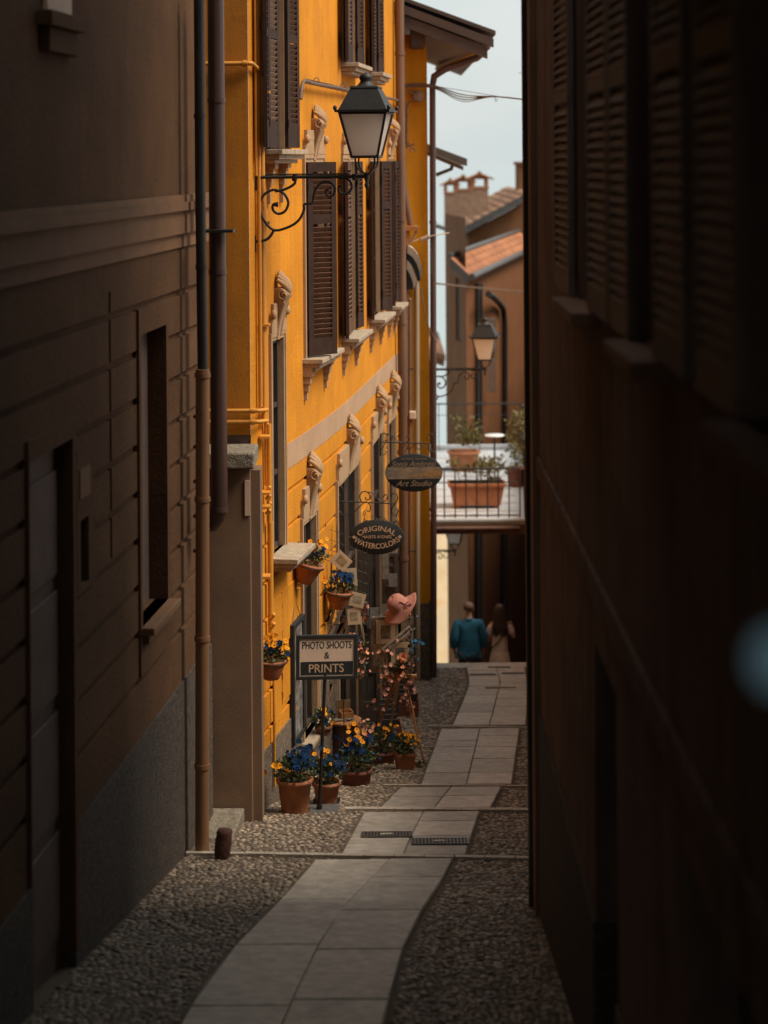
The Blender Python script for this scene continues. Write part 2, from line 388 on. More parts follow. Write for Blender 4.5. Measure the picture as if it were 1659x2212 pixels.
so=bpy.data.objects.new('sun',sl); col.objects.link(so); so.rotation_euler=sd.to_track_quat('Z','Y').to_euler(); so.location=(20,0,40)
# =============== ground
# terrain under everything, down to the lake
mb=MB(); ys=[-60,-20,-8,0,11.39,18.22,24.7,29.3,30.6,34,40,48,60,75,85,110]; xs=[-60,-30,-12,12,30,60]
def tz(y):
    if y<=30.6: return gz(y)-.35
    return max(CZ-9.2-(y-30.6)*.45, CZ-27.)-.4
vs=[(x,y,tz(y)) for y in ys for x in xs]; fs=[(j*6+i,j*6+i+1,(j+1)*6+i+1,(j+1)*6+i) for j in range(len(ys)-1) for i in range(5)]
mb.add(vs,fs); tag(mb.build('ground',Mt['soilbed'],loc=(0,0,0)),kind='structure')
lm,lt,lb=nt('lake_water'); lb.inputs['Base Color'].default_value=(.30,.36,.38,1); lb.inputs['Roughness'].default_value=.22
lb.inputs['Specular IOR Level'].default_value=1.
n=lt.nodes.new('ShaderNodeTexNoise'); n.inputs['Scale'].default_value=.8; g=lt.nodes.new('ShaderNodeNewGeometry'); bp=lt.nodes.new('ShaderNodeBump'); bp.inputs['Strength'].default_value=.15
lt.links.new(g.outputs['Position'],n.inputs['Vector']); lt.links.new(n.outputs['Fac'],bp.inputs['Height']); lt.links.new(bp.outputs[0],lb.inputs['Normal'])
mb=MB(); mb.add([(-4000,108,-17.2),(4000,108,-17.2),(4000,6000,-17.2),(-4000,6000,-17.2)],[(0,1,2,3)]); tag(mb.build('lake',lm,loc=(0,110,-17.2)),kind='structure')
# street bed
mb=MB(); ys=[y*.5-4 for y in range(70)]; ys=[y for y in ys if y<30.4]+[30.55]
xs=[-6,-4,-3,-2,-1,0,1,2,3,4]; nx=len(xs)
vs=[(x,y,gz(y)+.0015) for y in ys for x in xs]; fs=[(j*nx+i,j*nx+i+1,(j+1)*nx+i+1,(j+1)*nx+i) for j in range(len(ys)-1) for i in range(nx-1)]
mb.add(vs,fs); tag(mb.build('street',Mt['soilbed'],loc=(0,0,0)),kind='structure')
# flight of steps beyond the crest
mb=MB(); y=30.5; z=gz(30.55)
for k in range(70):
    mb.box(-1.5,6.,y,y+.36,z-.9,z-.005); z-=.165; y+=.357
tag(mb.build('street_steps',Mt['granite']),kind='structure')
# paving path: rows of two granite slabs, each segment with its own edges
SEG=[[(2212,430,632,828),(2151,472,637,842),(2107,478,652,852),(2033,524,697,878),(1970,588,738,913),(1902,651,803,958),(1862,683,842,977)],
     [(1854,737,871,1005),(1800,766,893,1021),(1759,788,915,1035)],
     [(1752,820,937,1059),(1706,866,974,1083)],
     [(1700,910,1008,1105),(1640,931,1022,1113),(1578,954,1037,1122)],
     [(1571,978,1057,1135),(1530,996,1068,1139),(1479,1015,1081,1142),(1441,1008,1071,1130)]]
SEG[0]=[(3100,0,215,560),(2500,235,470,735)]+[(2212,398,617,830),(2155,427,636,842),(2107,458,656,852),(2033,524,697,878),(1970,588,738,913),(1902,651,803,958),(1862,683,842,977)]
def seg_pts(seg):
    out=[]
    for (v,l,m,r) in seg: out.append((G(l,v),G(m,v),G(r,v)))
    return out
SP=[seg_pts(s_) for s_ in SEG]
def lerp_seg(pts,y):
    for a,b in zip(pts,pts[1:]):
        ya=a[1].y; yb=b[1].y
        if y<=yb or b is pts[-1]:
            k=(y-ya)/(yb-ya); return [a[i].x+(b[i].x-a[i].x)*k for i in range(3)]
mb=MB(); jb=MB(); GR=[]
rows_pitch=[.95,.62,.62,.62,.72]
r2=random.Random(3)
GRATES=[(783,836,1812,886),(893,950,1828,1010)]
for si,pts in enumerate(SP):
    y0,y1=pts[0][1].y,pts[-1][1].y
    # joint bed
    yy=[y0+(y1-y0)*i/10 for i in range(11)]
    vs=[]
    for y in yy:
        l,m,r=lerp_seg(pts,y); vs+= [(l-.01,y,gz(y)+.016),(r+.01,y,gz(y)+.016)]
    jb.add(vs,[(2*i,2*i+1,2*i+3,2*i+2) for i in range(10)])
    for side in (0,1):
        y=y0
        while y<y1-.02:
            ln=rows_pitch[si]*r2.uniform(.75,1.35)*(1.15 if side==0 else 1)
            ye=min(y1,y+ln)
            if y1-ye<.25: ye=y1
            la,ma,ra=lerp_seg(pts,y+.005); lb_,m_b,rb=lerp_seg(pts,ye-.005)
            g_=.005
            if side==0: q=[la,ma-g_,m_b-g_,lb_]
            else: q=[ma+g_,ra,rb,m_b+g_]
            dz=r2.uniform(-.003,.004)+.03; e=.006
            ya,yb=y+.005,ye-.005
            lo=[(q[0],ya,gz(ya)-.05),(q[1],ya,gz(ya)-.05),(q[2],yb,gz(yb)-.05),(q[3],yb,gz(yb)-.05)]
            mi_=[(q[0],ya,gz(ya)+dz-e),(q[1],ya,gz(ya)+dz-e),(q[2],yb,gz(yb)+dz-e),(q[3],yb,gz(yb)+dz-e)]
            hi=[(q[0]+e,ya+e,gz(ya)+dz),(q[1]-e,ya+e,gz(ya)+dz),(q[2]-e,yb-e,gz(yb)+dz),(q[3]+e,yb-e,gz(yb)+dz)]
            mb.hexa(lo,mi_); mb.f.pop(-5); mb.m.pop(-5); mb.sm.pop(-5)
            mb.hexa(mi_,hi); mb.f.pop(-6); mb.m.pop(-6); mb.sm.pop(-6)
            y=ye
tag(mb.build('stone_path',Mt['granite'],loc=(0,0,0)),kind='structure')
tag(jb.build('path_bed',Mt['joint'],loc=(0,0,0)),kind='structure')
# low stone step edges across the whole lane
mb=MB()
for (u0,v0,u1,v1,w_) in [(400,1850,1180,1862,.05),(745,1754,1180,1757,.06),(830,1702,1180,1704,.03),(925,1573,1180,1577,.035),(900,1619,1180,1617,.012)]:
    a=G(u0,v0); b=G(u1,v1); N_=12
    for i in range(N_):
        k0,k1=i/N_+.002,(i+1)/N_-.002
        p=a.lerp(b,k0); q=a.lerp(b,k1); p.z=gz(p.y); q.z=gz(q.y); h_=.030+r2.uniform(0,.004)
        lo=[(p.x,p.y,p.z-.05),(q.x,q.y,q.z-.05),(q.x,q.y+w_,q.z-.05),(p.x,p.y+w_,p.z-.05)]
        hi=[(x,y,z+.05+h_) for x,y,z in lo]
        mb.hexa(lo,hi)
tag(mb.build('step_edges',Mt['curb'],loc=(0,0,0)),kind='structure')
# pebbles
def in_path(x,y):
    for pts in SP:
        if pts[0][1].y-.03<=y<=pts[-1][1].y+.03:
            l,m,r=lerp_seg(pts,y); return l-.045<x<r+.045
    return False
def left_lim(y): # walls' feet
    if y<16.5: return -1.648-.0968*(16.5-y)-.02
    if y<18.14: return -1.62
    L_=[(18.14,-1.27),(19.7,-.97),(22.3,-.51),(24.4,-.2),(27.15,.14),(29.3,.27),(29.4,.7)]
    for (a,xa),(b,xb) in zip(L_,L_[1:]):
        if y<b: return xa+(xb-xa)*(y-a)/(b-a)
    return .7
pr=np.random.RandomState(5); cx=[];cy=[]
y=9.0
while y<30.5:
    dy=.036*(.9+y/60); x=left_lim(y)-.05+pr.rand()*.05; xr=1.16+.05 if y<14.5 else .0785*y*1.06+.25
    while x<xr:
        px=x+pr.uniform(-.008,.008); py=y+pr.uniform(-.01,.01)
        if not in_path(px,py): cx.append(px); cy.append(py)
        x+=.047*(.9+y/60)*pr.uniform(.8,1.2)
    y+=dy
cx=np.array(cx); cy=np.array(cy); n_=len(cx)
rings=[(1.0,-.3),(.93,.35),(.62,.82)]; K=7
tv=[]; 
for r_,z_ in rings:
    for k in range(K): tv.append((r_*math.cos(2*pi*k/K),r_*math.sin(2*pi*k/K),z_))
tv.append((0,0,1.)); tv=np.array(tv); nv=len(tv)
tf=[]
for i in range(2):
    for k in range(K): tf.append((i*K+k,i*K+(k+1)%K,(i+1)*K+(k+1)%K,(i+1)*K+k))
quads=np.array(tf); tris=np.array([(2*K+k,2*K+(k+1)%K,3*K) for k in range(K)])
kk_=.9+cy/60; sx=pr.uniform(.018,.034,n_)*kk_; sy=pr.uniform(.012,.022,n_)*kk_; sz=pr.uniform(.006,.020,n_); an=pr.normal(0,.4,n_)
X=tv[None,:,0]*sx[:,None]; Y=tv[None,:,1]*sy[:,None]*(1+.2*np.sin(3*np.arctan2(tv[None,:,1],tv[None,:,0])+an[:,None]*9))
Z=tv[None,:,2]*sz[:,None]
gx=cx[:,None]+X*np.cos(an)[:,None]-Y*np.sin(an)[:,None]; gy=cy[:,None]+X*np.sin(an)[:,None]+Y*np.cos(an)[:,None]
gg=np.array([gz(v) for v in cy]); sl_=np.array([(gz(v+.1)-gz(v-.1))/.2 for v in cy])
gzz=gg[:,None]+Z-.004+sl_[:,None]*(gy-cy[:,None])+pr.uniform(-.006,.006,n_)[:,None]
V=np.stack([gx,gy,gzz],-1).reshape(-1,3)
me=bpy.data.meshes.new('cobblestones'); me.vertices.add(len(V)); me.vertices.foreach_set('co',V.astype(np.float32).ravel())
off=(np.arange(n_)*nv)[:,None,None]; q=(quads[None]+off).reshape(-1,4); tr=(tris[None]+off).reshape(-1,3)
nl=q.size+tr.size; me.loops.add(nl); me.loops.foreach_set('vertex_index',np.concatenate([q.ravel(),tr.ravel()]).astype(np.int32))
me.polygons.add(len(q)+len(tr)); ls=np.concatenate([np.arange(len(q))*4,q.size+np.arange(len(tr))*3]).astype(np.int32)
me.polygons.foreach_set('loop_start',ls)
me.polygons.foreach_set('use_smooth',np.ones(len(q)+len(tr),bool)); me.update(calc_edges=True); me.validate()
# per-stone tone
att=me.attributes.new('tone','FLOAT','POINT'); att.data.foreach_set('value',np.repeat(pr.rand(n_),nv).astype(np.float32))
pm=Mt['pebble']; t_=pm.node_tree; at=t_.nodes.new('ShaderNodeAttribute'); at.attribute_name='tone'
r_=t_.nodes.new('ShaderNodeValToRGB'); r_.color_ramp.elements[0].color=(.085,.06,.044,1); r_.color_ramp.elements[1].color=(.54,.40,.28,1)
e_=r_.color_ramp.elements.new(.45); e_.color=(.23,.165,.11,1); e_=r_.color_ramp.elements.new(.7); e_.color=(.36,.26,.175,1)
t_.links.new(at.outputs['Fac'],r_.inputs['Fac']); b_=t_.nodes['Principled BSDF']
old=b_.inputs['Base Color'].links[0].from_socket; mm=t_.nodes.new('ShaderNodeMix'); mm.data_type='RGBA'; mm.inputs[0].default_value=.7
t_.links.new(old,mm.inputs[6]); t_.links.new(r_.outputs[0],mm.inputs[7]); t_.links.new(mm.outputs[2],b_.inputs['Base Color'])
me.materials.append(pm); ob=bpy.data.objects.new('cobblestones',me); col.objects.link(ob); tag(ob,'rounded river pebbles set in the lane on both sides of the stone path','cobbles',kind='stuff')
print('pebbles',n_)
def XY(u,s,v=1106.):
    p=P(u,v,s); return (p.x,p.y)
# --- common pieces
def leaf(mb,w,h,M,panels=((.06,.46),(.50,.94)),mi=0,ms=0,th=.035,slat=.055,st=.07):
    "louvred shutter leaf: x 0..w, z 0..h"
    mb.box(0,st,-th/2,th/2,0,h,M,mi); mb.box(w-st,w,-th/2,th/2,0,h,M,mi)
    prev=0.
    for (p0,p1) in panels:
        mb.box(st,w-st,-th/2+.002,th/2-.002,prev*h,p0*h,M,mi); prev=p1
        z=p0*h+slat*.3
        while z<p1*h-slat*.2:
            S=M@Matrix.Translation((0,0,z))@Matrix.Rotation(R(-58),4,'X')
            mb.box(st,w-st,-.030,.030,-.004,.004,S,ms); z+=slat
    mb.box(st,w-st,-th/2+.002,th/2-.002,prev*h,h,M,mi)
def sweep_profile(mb,prof,wfun,M,mi=0):
    "closed body: profile (n,z) list front side, back at n=0, half width by wfun(i)"
    n=len(prof); vs=[]
    for i,(a,z) in enumerate(prof):
        w_=wfun(i/(n-1)); b=w_*.55
        vs+=[(-w_,0,z),(-w_,a*.8,z),(-b,a,z),(b,a,z),(w_,a*.8,z),(w_,0,z)]
    fs=[]
    for i in range(n-1):
        for k in range(5): fs.append((i*6+k,i*6+k+1,(i+1)*6+k+1,(i+1)*6+k))
    fs.append(tuple(range(6))); fs.append(tuple(reversed(range((n-1)*6,n*6))))
    mb.add(vs,fs,mi,False,M)
def console(mb,M,h=.62,w=.13,n=.26,mi=0):
    "shell-topped scroll keystone: origin at the foot on the wall"
    prof=[]
    for i in range(15):
        k=i/14; prof.append((n*(.22+.78*k**1.7), k*h*.72))
    for i in range(1,9):
        a=pi/2*i/8; prof.append((n*(.45+.55*math.cos(a)), h*.72+h*.12*math.sin(a)))
    sweep_profile(mb,prof,lambda k:w*(.55+.45*min(1,k*1.2)),M,mi)
    for sx_ in (-1,1): # volute curls on the cheeks
        pts=[]
        for i in range(20):
            a=i/19*2.6*pi; r_=.055*(1-i/24); pts.append((sx_*(w+.004),n*.66-r_*math.sin(a),h*.72-.0+r_*math.cos(a)))
        mb.tube(pts,[.014-.0004*i for i in range(20)],6,M,mi)
        pts=[(sx_*(w*.72),n*(.2+.5*(k/8)**1.6),h*.08+h*.52*k/8) for k in range(9)]
        mb.tube(pts,.02,5,M,mi)
    for k in range(7): # fluted shell above the roll
        a=R(-42+14*k); L_=h*(.36-.05*abs(k-3)/3)
        pts=[]
        for i in range(6):
            q=i/5; pts.append((math.sin(a)*L_*q*.62,n*(.82-.62*q+.25*math.sin(q*pi)),h*.74+math.cos(a)*L_*q))
        mb.tube(pts,[.022+.02*math.sin(pi*min(1,i/5+.15)) for i in range(6)],6,M,mi)
def sill_mb(mb,M,w,n=.22,t=.05,mi=0):
    mb.box(-w/2,w/2,-.05,n,-t,0,M,mi); mb.box(-w/2+.03,w/2-.03,-.05,n-.04,-t-.05,-t-.002,M,mi); mb.box(-w/2+.06,w/2-.06,-.05,n-.09,-t-.09,-t-.052,M,mi)
def stepped_foot(mb,M,x,mi=0,h=.36):
    "stepped plaster ornament under the sill ends"
    for i,(w_,n_,z0,z1) in enumerate([(.07,.10,-.10,0),(.055,.075,-.18,-.102),(.04,.055,-.26,-.182),(.028,.035,-h,-.262)]):
        mb.box(x-w_,x+w_,-.02,n_,z0,z1,M,mi)
# =============== the yellow house on the left
FA=Fac([XY(543,226),XY(585,217.6),XY(627,208),XY(657,201.5),XY(695,192.5),XY(735,182.5),XY(768,172.5),XY(800,162),XY(824,154),XY(846,147),XY(868,140)])
house=empty('yellow_house',(-1.6,18.3,gz(18.3)),'tall yellow rendered townhouse with brown shutters and shell-topped window surrounds','house')
aE=FA.L[-1]
top=CZ+4.6; bot=gz(27)-1.
def zc(h): return CZ-h
rects=[]
# grooves (slightly raised roll under each course)
for k in range(7):
    z=zc(3.42+.362*k); rects.append((.0,aE,z-.024,z+.024,-.032,0))
rects.append((0,aE,bot,zc(5.76),.018,2))
rects.append((FA.a(621),aE,zc(3.19),zc(2.93),.006,1))
def win(u0,u1,zt,zb,fr=.09,frd=.03,reveal=-.13,frb=0.,mat_=3):
    a0,a1=FA.a(u0),FA.a(u1)
    rects.append((a0-fr,a1+fr,zb-frb,zt+fr,frd,mat_)); rects.append((a0-fr*.45,a1+fr*.45,zb-frb*.5,zt+fr*.45,frd-.012,mat_))
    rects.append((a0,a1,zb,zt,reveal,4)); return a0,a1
W_=[]
def addw(kind,u0,u1,zt,zb,**k):
    a0,a1=win(u0,u1,zt,zb,**k); W_.append((kind,a0,a1,zt,zb))
addw('A',587,612,zc(1.80),zc(3.93),fr=.08)
addw('T1',577,617,CZ+2.3,zc(-.11))
addw('T2',747,771,CZ+3.2,CZ+1.17,fr=.07)
addw('T3',803,817,CZ+3.2,CZ+1.17,fr=.06)
addw('M1',662,700,zc(.02),zc(2.13))
addw('M2',744,768,zc(.02),zc(2.13),fr=.08)
addw('M3',803,822,zc(.02),zc(2.13),fr=.08)
addw('M4',842,852,zc(.02),zc(2.13),fr=.06)
addw('B',652,680,zc(3.90),zc(6.18),fr=.09,frb=.02)
addw('C',728,773,zc(3.84),zc(7.3),fr=.09)
addw('D',803,826,zc(3.84),zc(6.4),fr=.09)
addw('E',838,853,zc(3.84),zc(6.6),fr=.07)
mb=relief(FA,0,aE,bot,top,rects)
# end return wall at the far side
q=FA.pt(aE,0,0); mb.box(q.x-1.5,q.x-.002,q.y-.12,q.y-.001,bot,top,None,0)
mb.build('wall',[Mt['yellow'],Mt['band'],Mt['plinth'],Mt['trim'],Mt['dim']],house)
# near end wall, facing up the lane
FS=Fac([(-2.9,18.16),(FA.p[0].x-.001,FA.p[0].y)])
mb=relief(FS,0,FS.L[-1],bot,top,[(0,9,zc(3.38),zc(2.62),-.012,1)])
mb.build('end_wall',[Mt['yellow_side'],Mt['left_dark']],house)
mb=MB(); pz=FA.p[0]
mb.box(-3,aE*0+pz.x+.35,18.0,18.6,top,top+.2); 
mb=MB(); mb.hexa([(-3,18,top),(-.95,18,top),(.75,29.4,top),(-3,29.4,top)],[(-3,18,top+.25),(-.95,18,top+.22),(.75,29.4,top+.22),(-3,29.4,top+.25)])
mb.build('roof',Mt['eave'],house)
cons=MB()
for kind,a0,a1,zt,zb in W_:
    wd=a1-a0; am=(a0+a1)/2
    # opening: frame bars and glass
    f=MB(); g=MB(); M=FA.M(am,zb)
    dn=-.06
    for x in (-wd/2+.03,wd/2-.03,0): f.box(x-.03,x+.03,dn-.03,dn+.02,0,zt-zb,M)
    for z in (.03,(zt-zb)*.36,(zt-zb)*.68,zt-zb-.03): f.box(-wd/2,wd/2,dn-.025,dn+.015,z-.022,z+.022,M)
    g.add([M@Vector(p) for p in [(-wd/2,dn-.02,0),(wd/2,dn-.02,0),(wd/2,dn-.02,zt-zb),(-wd/2,dn-.02,zt-zb)]],[(0,1,2,3)])
    wn=f.build('window_frame' if kind not in 'C' else 'shop_doorway',Mt['door_dark'] if kind in 'ABCDE' else Mt['shutter'],house)
    g.build('pane',Mt['dark_glass'],wn)
    if kind[0] in 'MT' or kind in 'AB':
        sm=MB(); sill_mb(sm,FA.M(am,zb),wd+.30,{'A':.30,'B':.14}.get(kind,.22))
        sm.build('sill',Mt['sill'],wn,bevel=.006)
    if kind[0]=='M':
        M=FA.M(am,zb-.09)
        for x in (-wd/2-.06,wd/2+.06): sm=MB(); stepped_foot(sm,M,x); sm.build('sill_ornament',Mt['trim'],wn)
    if kind in ('A','B','C','D','E','M1','M2','M3','M4'):
        sm=MB(); M=FA.M(am,zt+ (.02 if kind!='A' else .0))
        # raised field behind the keystone
        hb=.16 if kind[0]=='M' else .2
        sm.box(-wd/2-.06,wd/2+.06,-.02,.034,.07,hb+.06,M); sm.box(-wd/2+.02,wd/2-.02,-.02,.036,hb+.062,hb+.17,M)
        sm.ball((-wd/2-.03,.05,hb+.07),.05,6,0,1,.6,1,M); sm.ball((wd/2+.03,.05,hb+.07),.05,6,0,1,.6,1,M)
        console(sm,M,h={'A':.62,'M':.55}.get(kind[0],.66),w=.095,n=.15)
        sm.build('shell_ornament',Mt['trim'],wn)
    if kind=='T1':
        M=FA.M(am,zb-.09); sm=MB(); stepped_foot(sm,M,-.25,h=.45); sm.build('sill_ornament',Mt['trim'],wn); sm=MB(); stepped_foot(sm,M,.3,h=.45); sm.build('sill_ornament',Mt['trim'],wn)
    # shutters: list of (jamb -1 near / +1 far, width, angle out of the wall)
    sh={'M1':[('n',.40,52),('f',.34,84)],'M2':[('n',.42,-76),('c',wd*.5,0),('f',.30,82)],'M3':[('n',.42,-80),('f',.30,70),('f',.30,83)],'M4':[('n',.32,-76),('c',wd*.5,0),('f',.26,82)],
        'T1':[('n',.44,-77),('c',wd*.52,0),('f',.36,83)],'T2':[('n',.42,-76),('c',wd*.55,0),('f',.30,82)],'T3':[('n',.40,-76),('c',wd*.6,0),('f',.26,82)]}.get(kind,[])
    for (jb_,w_,ang) in sh:
        # direction of leaf in wall frame: x axis is toward the viewer end; angle measured from outward normal toward the far end
        x0=wd/2+.01 if jb_=='n' else -wd/2-.01
        ang+=rng.uniform(-3,3)
        if jb_=='c': x0=wd/2; ang=90
        th=R(ang)
        d=Vector((-math.sin(th),math.cos(th),0)); nn=Vector((-d.y,d.x,0))
        B=FA.M(am,zb+.02)@Matrix(((d.x,nn.x,0,x0),(d.y,nn.y,0,.035),(0,0,1,0),(0,0,0,1)))
        s_=MB(); hh=zt-zb-.02+(.0 if kind[0]!='T' else 0.)
        leaf(s_,w_,hh,B,panels=((.09,.68),(.73,.95)) if kind[0]=='M' else ((.12,.5),(.54,.94)),mi=0,ms=1)
        for z in (.25,hh-.25): s_.tube([(0,-.02,z-.04),(0,-.02,z+.04)],.014,6,B,0)
        s_.build('shutter',[Mt['shutter_mid' if jb_=='c' and kind[0]=='M' else 'shutter'],Mt['shutter_old' if jb_=='c' else 'shutter_mid']],wn)
# pipes, conduits on the corner
def vpipe(mb,F,u,v0,v1,r,n,mi=0,kk=10):
    a,_=F.hit(u,(v0+v1)/2); z0=F.hit(u,v0)[1]; z1=F.hit(u,v1)[1]
    mb.tube([F.pt(a,n,z0),F.pt(a,n,(z0+z1)/2),F.pt(a,n,z1)],r,kk,None,mi)
    return a,z0,z1
mb=MB()
a,z0,z1=vpipe(mb,FA,551,-40,880,.020,.04)
vpipe(mb,FA,545.5,-40,380,.012,.03)
a2,_,_=vpipe(mb,FA,557,165,905,.026,.05)
vpipe(mb,FA,566,445,1050,.02,.035)
vpipe(mb,FA,568.5,915,1130,.026,.06)
vpipe(mb,FA,574,1125,1400,.028,.05)
vpipe(mb,FA,584,1390,1700,.014,.04)
for v in (200,480,700,940,1060,1090,1240): # clips
    z=FA.hit(566,v)[1]; p=FA.pt(FA.a(562,v),.05,z); mb.box(p.x-.05,p.x+.05,p.y-.1,p.y+.05,z-.012,z+.012)
# horizontal runs across the end wall
yf=18.14
for (v,r_,uu) in ((137,.022,545),(887,.020,562),(911,.020,562)):
    p=PY(455,v,yf-.05); q=PY(uu,v,yf-.05); q2=FA.pt(FA.a(uu+4,v),.05,q.z-.02)
    mb.tube([(p.x-.5,p.y,q.z),(q.x-.04,q.y,q.z),(q.x,q.y+.0,q.z),(q2.x,q2.y,q2.z-.03)],r_,8)
    mb.tube([(q.x-.09,q.y,q.z),(q.x-.05,q.y,q.z)],r_*1.45,8)
for i,(u,v) in enumerate(((566,1060),(566,1078),(567,1094),(566,1110),(573,1336),(573,1356))):
    p=FA.pt(FA.a(u-1),.05,FA.hit(u,v)[1]); mb.tube([p,p+Vector((.03,-.005,.035))],.021,8); mb.ball(p+Vector((.03,-.005,.035)),.022,7)
mb.build('gas_pipes',Mt['pipe_yellow'],house)
# meter cupboard doors let in the wall
for (u0,u1,v0,v1) in ((586,607,1292,1400),(608,640,1262,1378),(590,606,1412,1560),(609,640,1420,1500)):
    a0,z0=FA.hit(u0,v1); a1,_=FA.hit(u1,v1); z1=FA.hit((u0+u1)/2,v0)[1]; z0=FA.hit((u0+u1)/2,v1)[1]
    m=MB(); M=FA.M((a0+a1)/2,z0); w_=a1-a0; h_=z1-z0
    m.box(-w_/2,w_/2,.002,.012,0,h_,M)
    d=m.build('meter_door',Mt['yellow'],house,bevel=.003)
    for z in (.25,.75): m=MB(); m.tube([(w_/2,.015,h_*z-.03),(w_/2,.015,h_*z+.03)],.008,6,M); m.build('hinge',Mt['pipe_yellow'],d)
# brown downpipe at the far end
mb=MB()
a=FA.a(857); 
zt_=CZ+4.5; zb_=zc(7.9)
mb.tube([FA.pt(a,.10,zt_),FA.pt(a,.10,0+CZ),FA.pt(a,.10,zb_)],.068,12)
for z in (CZ+1.6,CZ-.9,zc(2.45),zc(4.4),zc(6)): mb.tube([FA.pt(a,.10,z-.03),FA.pt(a,.10,z+.03)],.078,12)
mb.build('downpipe',Mt['pipe_brown'],house)
# conduit hook and loose cables hanging by the pipe
mb=MB()
pts=[PY(850,v,29.0) for v in (-10,300,560)]+[PY(853,585,28.9),PY(861,597,28.8),PY(869,600,28.8),PY(868,607,28.8),PY(858,606,28.8)]
mb.tube(pts,.022,7)
mb.tube([PY(851,350,28.8),PY(852,520,28.8),PY(868,548,28.7),PY(868,588,28.7)],.01,5)
mb.tube([PY(846,690,28.6),PY(850,850,28.6),PY(863,900,28.6),PY(866,925,28.6),PY(858,945,28.6),PY(851,930,28.6)],.007,5)
mb.build('conduit',Mt['cable'],house)
# stone base pier with capital at the near corner (entrance)
pier=MB(); yv=17.78
p0=PY(440,1015,yv); p1=PY(541,1015,yv)
pier.box(p0.x-.5,p1.x,yv,18.13,gz(17.8)-.3,p0.z)
pr_=pier.build('entrance_pier',Mt['pilaster'],house,bevel=.01)
m=MB(); q=PY(541,1015,yv); m.box(q.x+.002,q.x+.085,yv+.05,18.12,gz(17.8)-.2,q.z-.01); m.build('door_jamb',Mt['pilaster'],house)
cp=MB(); c0=PY(440,1014,17.55); c1=PY(549,990,17.55); zt_=PY(549,978,17.55).z; zb_=PY(549,1014,17.55).z
cp.box(c0.x-.6,c1.x,17.55,18.135,zb_,zt_); cp.build('capital',Mt['capstone'],house,bevel=.018)
m=MB(); q=PY(537,1075,17.76); m.box(q.x-.035,q.x+.012,17.765,17.779,q.z-.17,q.z+.16); pl=m.build('letter_plate',Mt['cream'],house)
# =============== brown-walled house, nearest on the left
FL=Fac([(-4.4,-11.9),(-1.648-.0968*17.6,0.),(-1.648,17.6)])
lh=empty('brown_house',(-2.5,15,gz(15)),'dark brown stucco house with a tan moulding and grooved lower wall, in deep shade','house')
LE=FL.L[-1]; l0=FL.L[1]
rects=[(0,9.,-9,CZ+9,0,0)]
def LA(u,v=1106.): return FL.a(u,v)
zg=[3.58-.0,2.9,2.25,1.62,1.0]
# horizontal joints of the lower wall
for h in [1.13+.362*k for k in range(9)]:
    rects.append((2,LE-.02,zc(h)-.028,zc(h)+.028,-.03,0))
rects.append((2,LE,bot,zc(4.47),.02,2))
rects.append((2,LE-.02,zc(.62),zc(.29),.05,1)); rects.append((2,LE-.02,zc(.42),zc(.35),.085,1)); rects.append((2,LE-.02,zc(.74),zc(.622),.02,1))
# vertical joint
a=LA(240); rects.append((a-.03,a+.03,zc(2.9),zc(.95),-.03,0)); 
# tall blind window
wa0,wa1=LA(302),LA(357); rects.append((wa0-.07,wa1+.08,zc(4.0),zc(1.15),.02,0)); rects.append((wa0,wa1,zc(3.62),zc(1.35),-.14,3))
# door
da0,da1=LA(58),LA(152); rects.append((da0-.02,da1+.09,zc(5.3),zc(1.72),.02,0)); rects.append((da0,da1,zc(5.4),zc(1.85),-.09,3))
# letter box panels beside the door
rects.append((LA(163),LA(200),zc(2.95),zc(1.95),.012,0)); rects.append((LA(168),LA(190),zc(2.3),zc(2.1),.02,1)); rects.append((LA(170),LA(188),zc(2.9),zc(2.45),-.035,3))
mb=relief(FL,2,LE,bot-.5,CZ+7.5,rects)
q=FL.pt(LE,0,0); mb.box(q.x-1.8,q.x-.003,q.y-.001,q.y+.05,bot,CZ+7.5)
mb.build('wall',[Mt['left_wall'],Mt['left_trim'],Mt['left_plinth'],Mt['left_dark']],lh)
mb=MB(); M=FL.M((wa0+wa1)/2,zc(3.62)); mb.box(-(wa1-wa0)/2-.04,(wa1-wa0)/2+.05,-.1,.12,-.06,0,M); mb.box(-(wa1-wa0)/2,(wa1-wa0)/2,-.1,.07,-.14,-.062,M); mb.build('sill',Mt['left_trim'],lh,bevel=.01)
mb=MB(); M=FL.M((da0+da1)/2,zc(5.35)); w_=da1-da0
for i in range(4):
    mb.box(-w_/2+.06,w_/2-.06,-.088,-.07,.2+i*.8,.9+i*.8,M)
dd=mb.build('door',Mt['left_dark'],lh,bevel=.01)
m=MB(); m.ball((w_/2-.1,-.05,1.2),.035,8,0,1,1,1,M); m.build('door_handle',Mt['steel'],dd)
# dark lantern-like box and sill at upper left
mb=MB(); M=FL.M(LA(120,20),PY(120,30,12.4).z); mb.box(-.4,.45,-.05,.10,-.1,.0,M); mb.box(-.36,.36,-.05,.06,-.26,-.102,M); mb.build('upper_sill',Mt['left_wall'],lh,bevel=.01)
mb=MB(); mb.box(-.3,.3,.0,.03,.0,.7,M); mb.build('upper_window',Mt['cream'],lh)
mb=MB(); mb.hexa([(-6,-8,CZ+7.5),(-1.2,-8,CZ+7.5),(-1.2,16.6,CZ+7.5),(-6,16.6,CZ+7.5)],[(-6,-8,CZ+8.5),(-1.2,-8,CZ+7.7),(-1.2,16.6,CZ+7.7),(-6,16.6,CZ+8.5)]); mb.build('roof',Mt['eave'],lh)
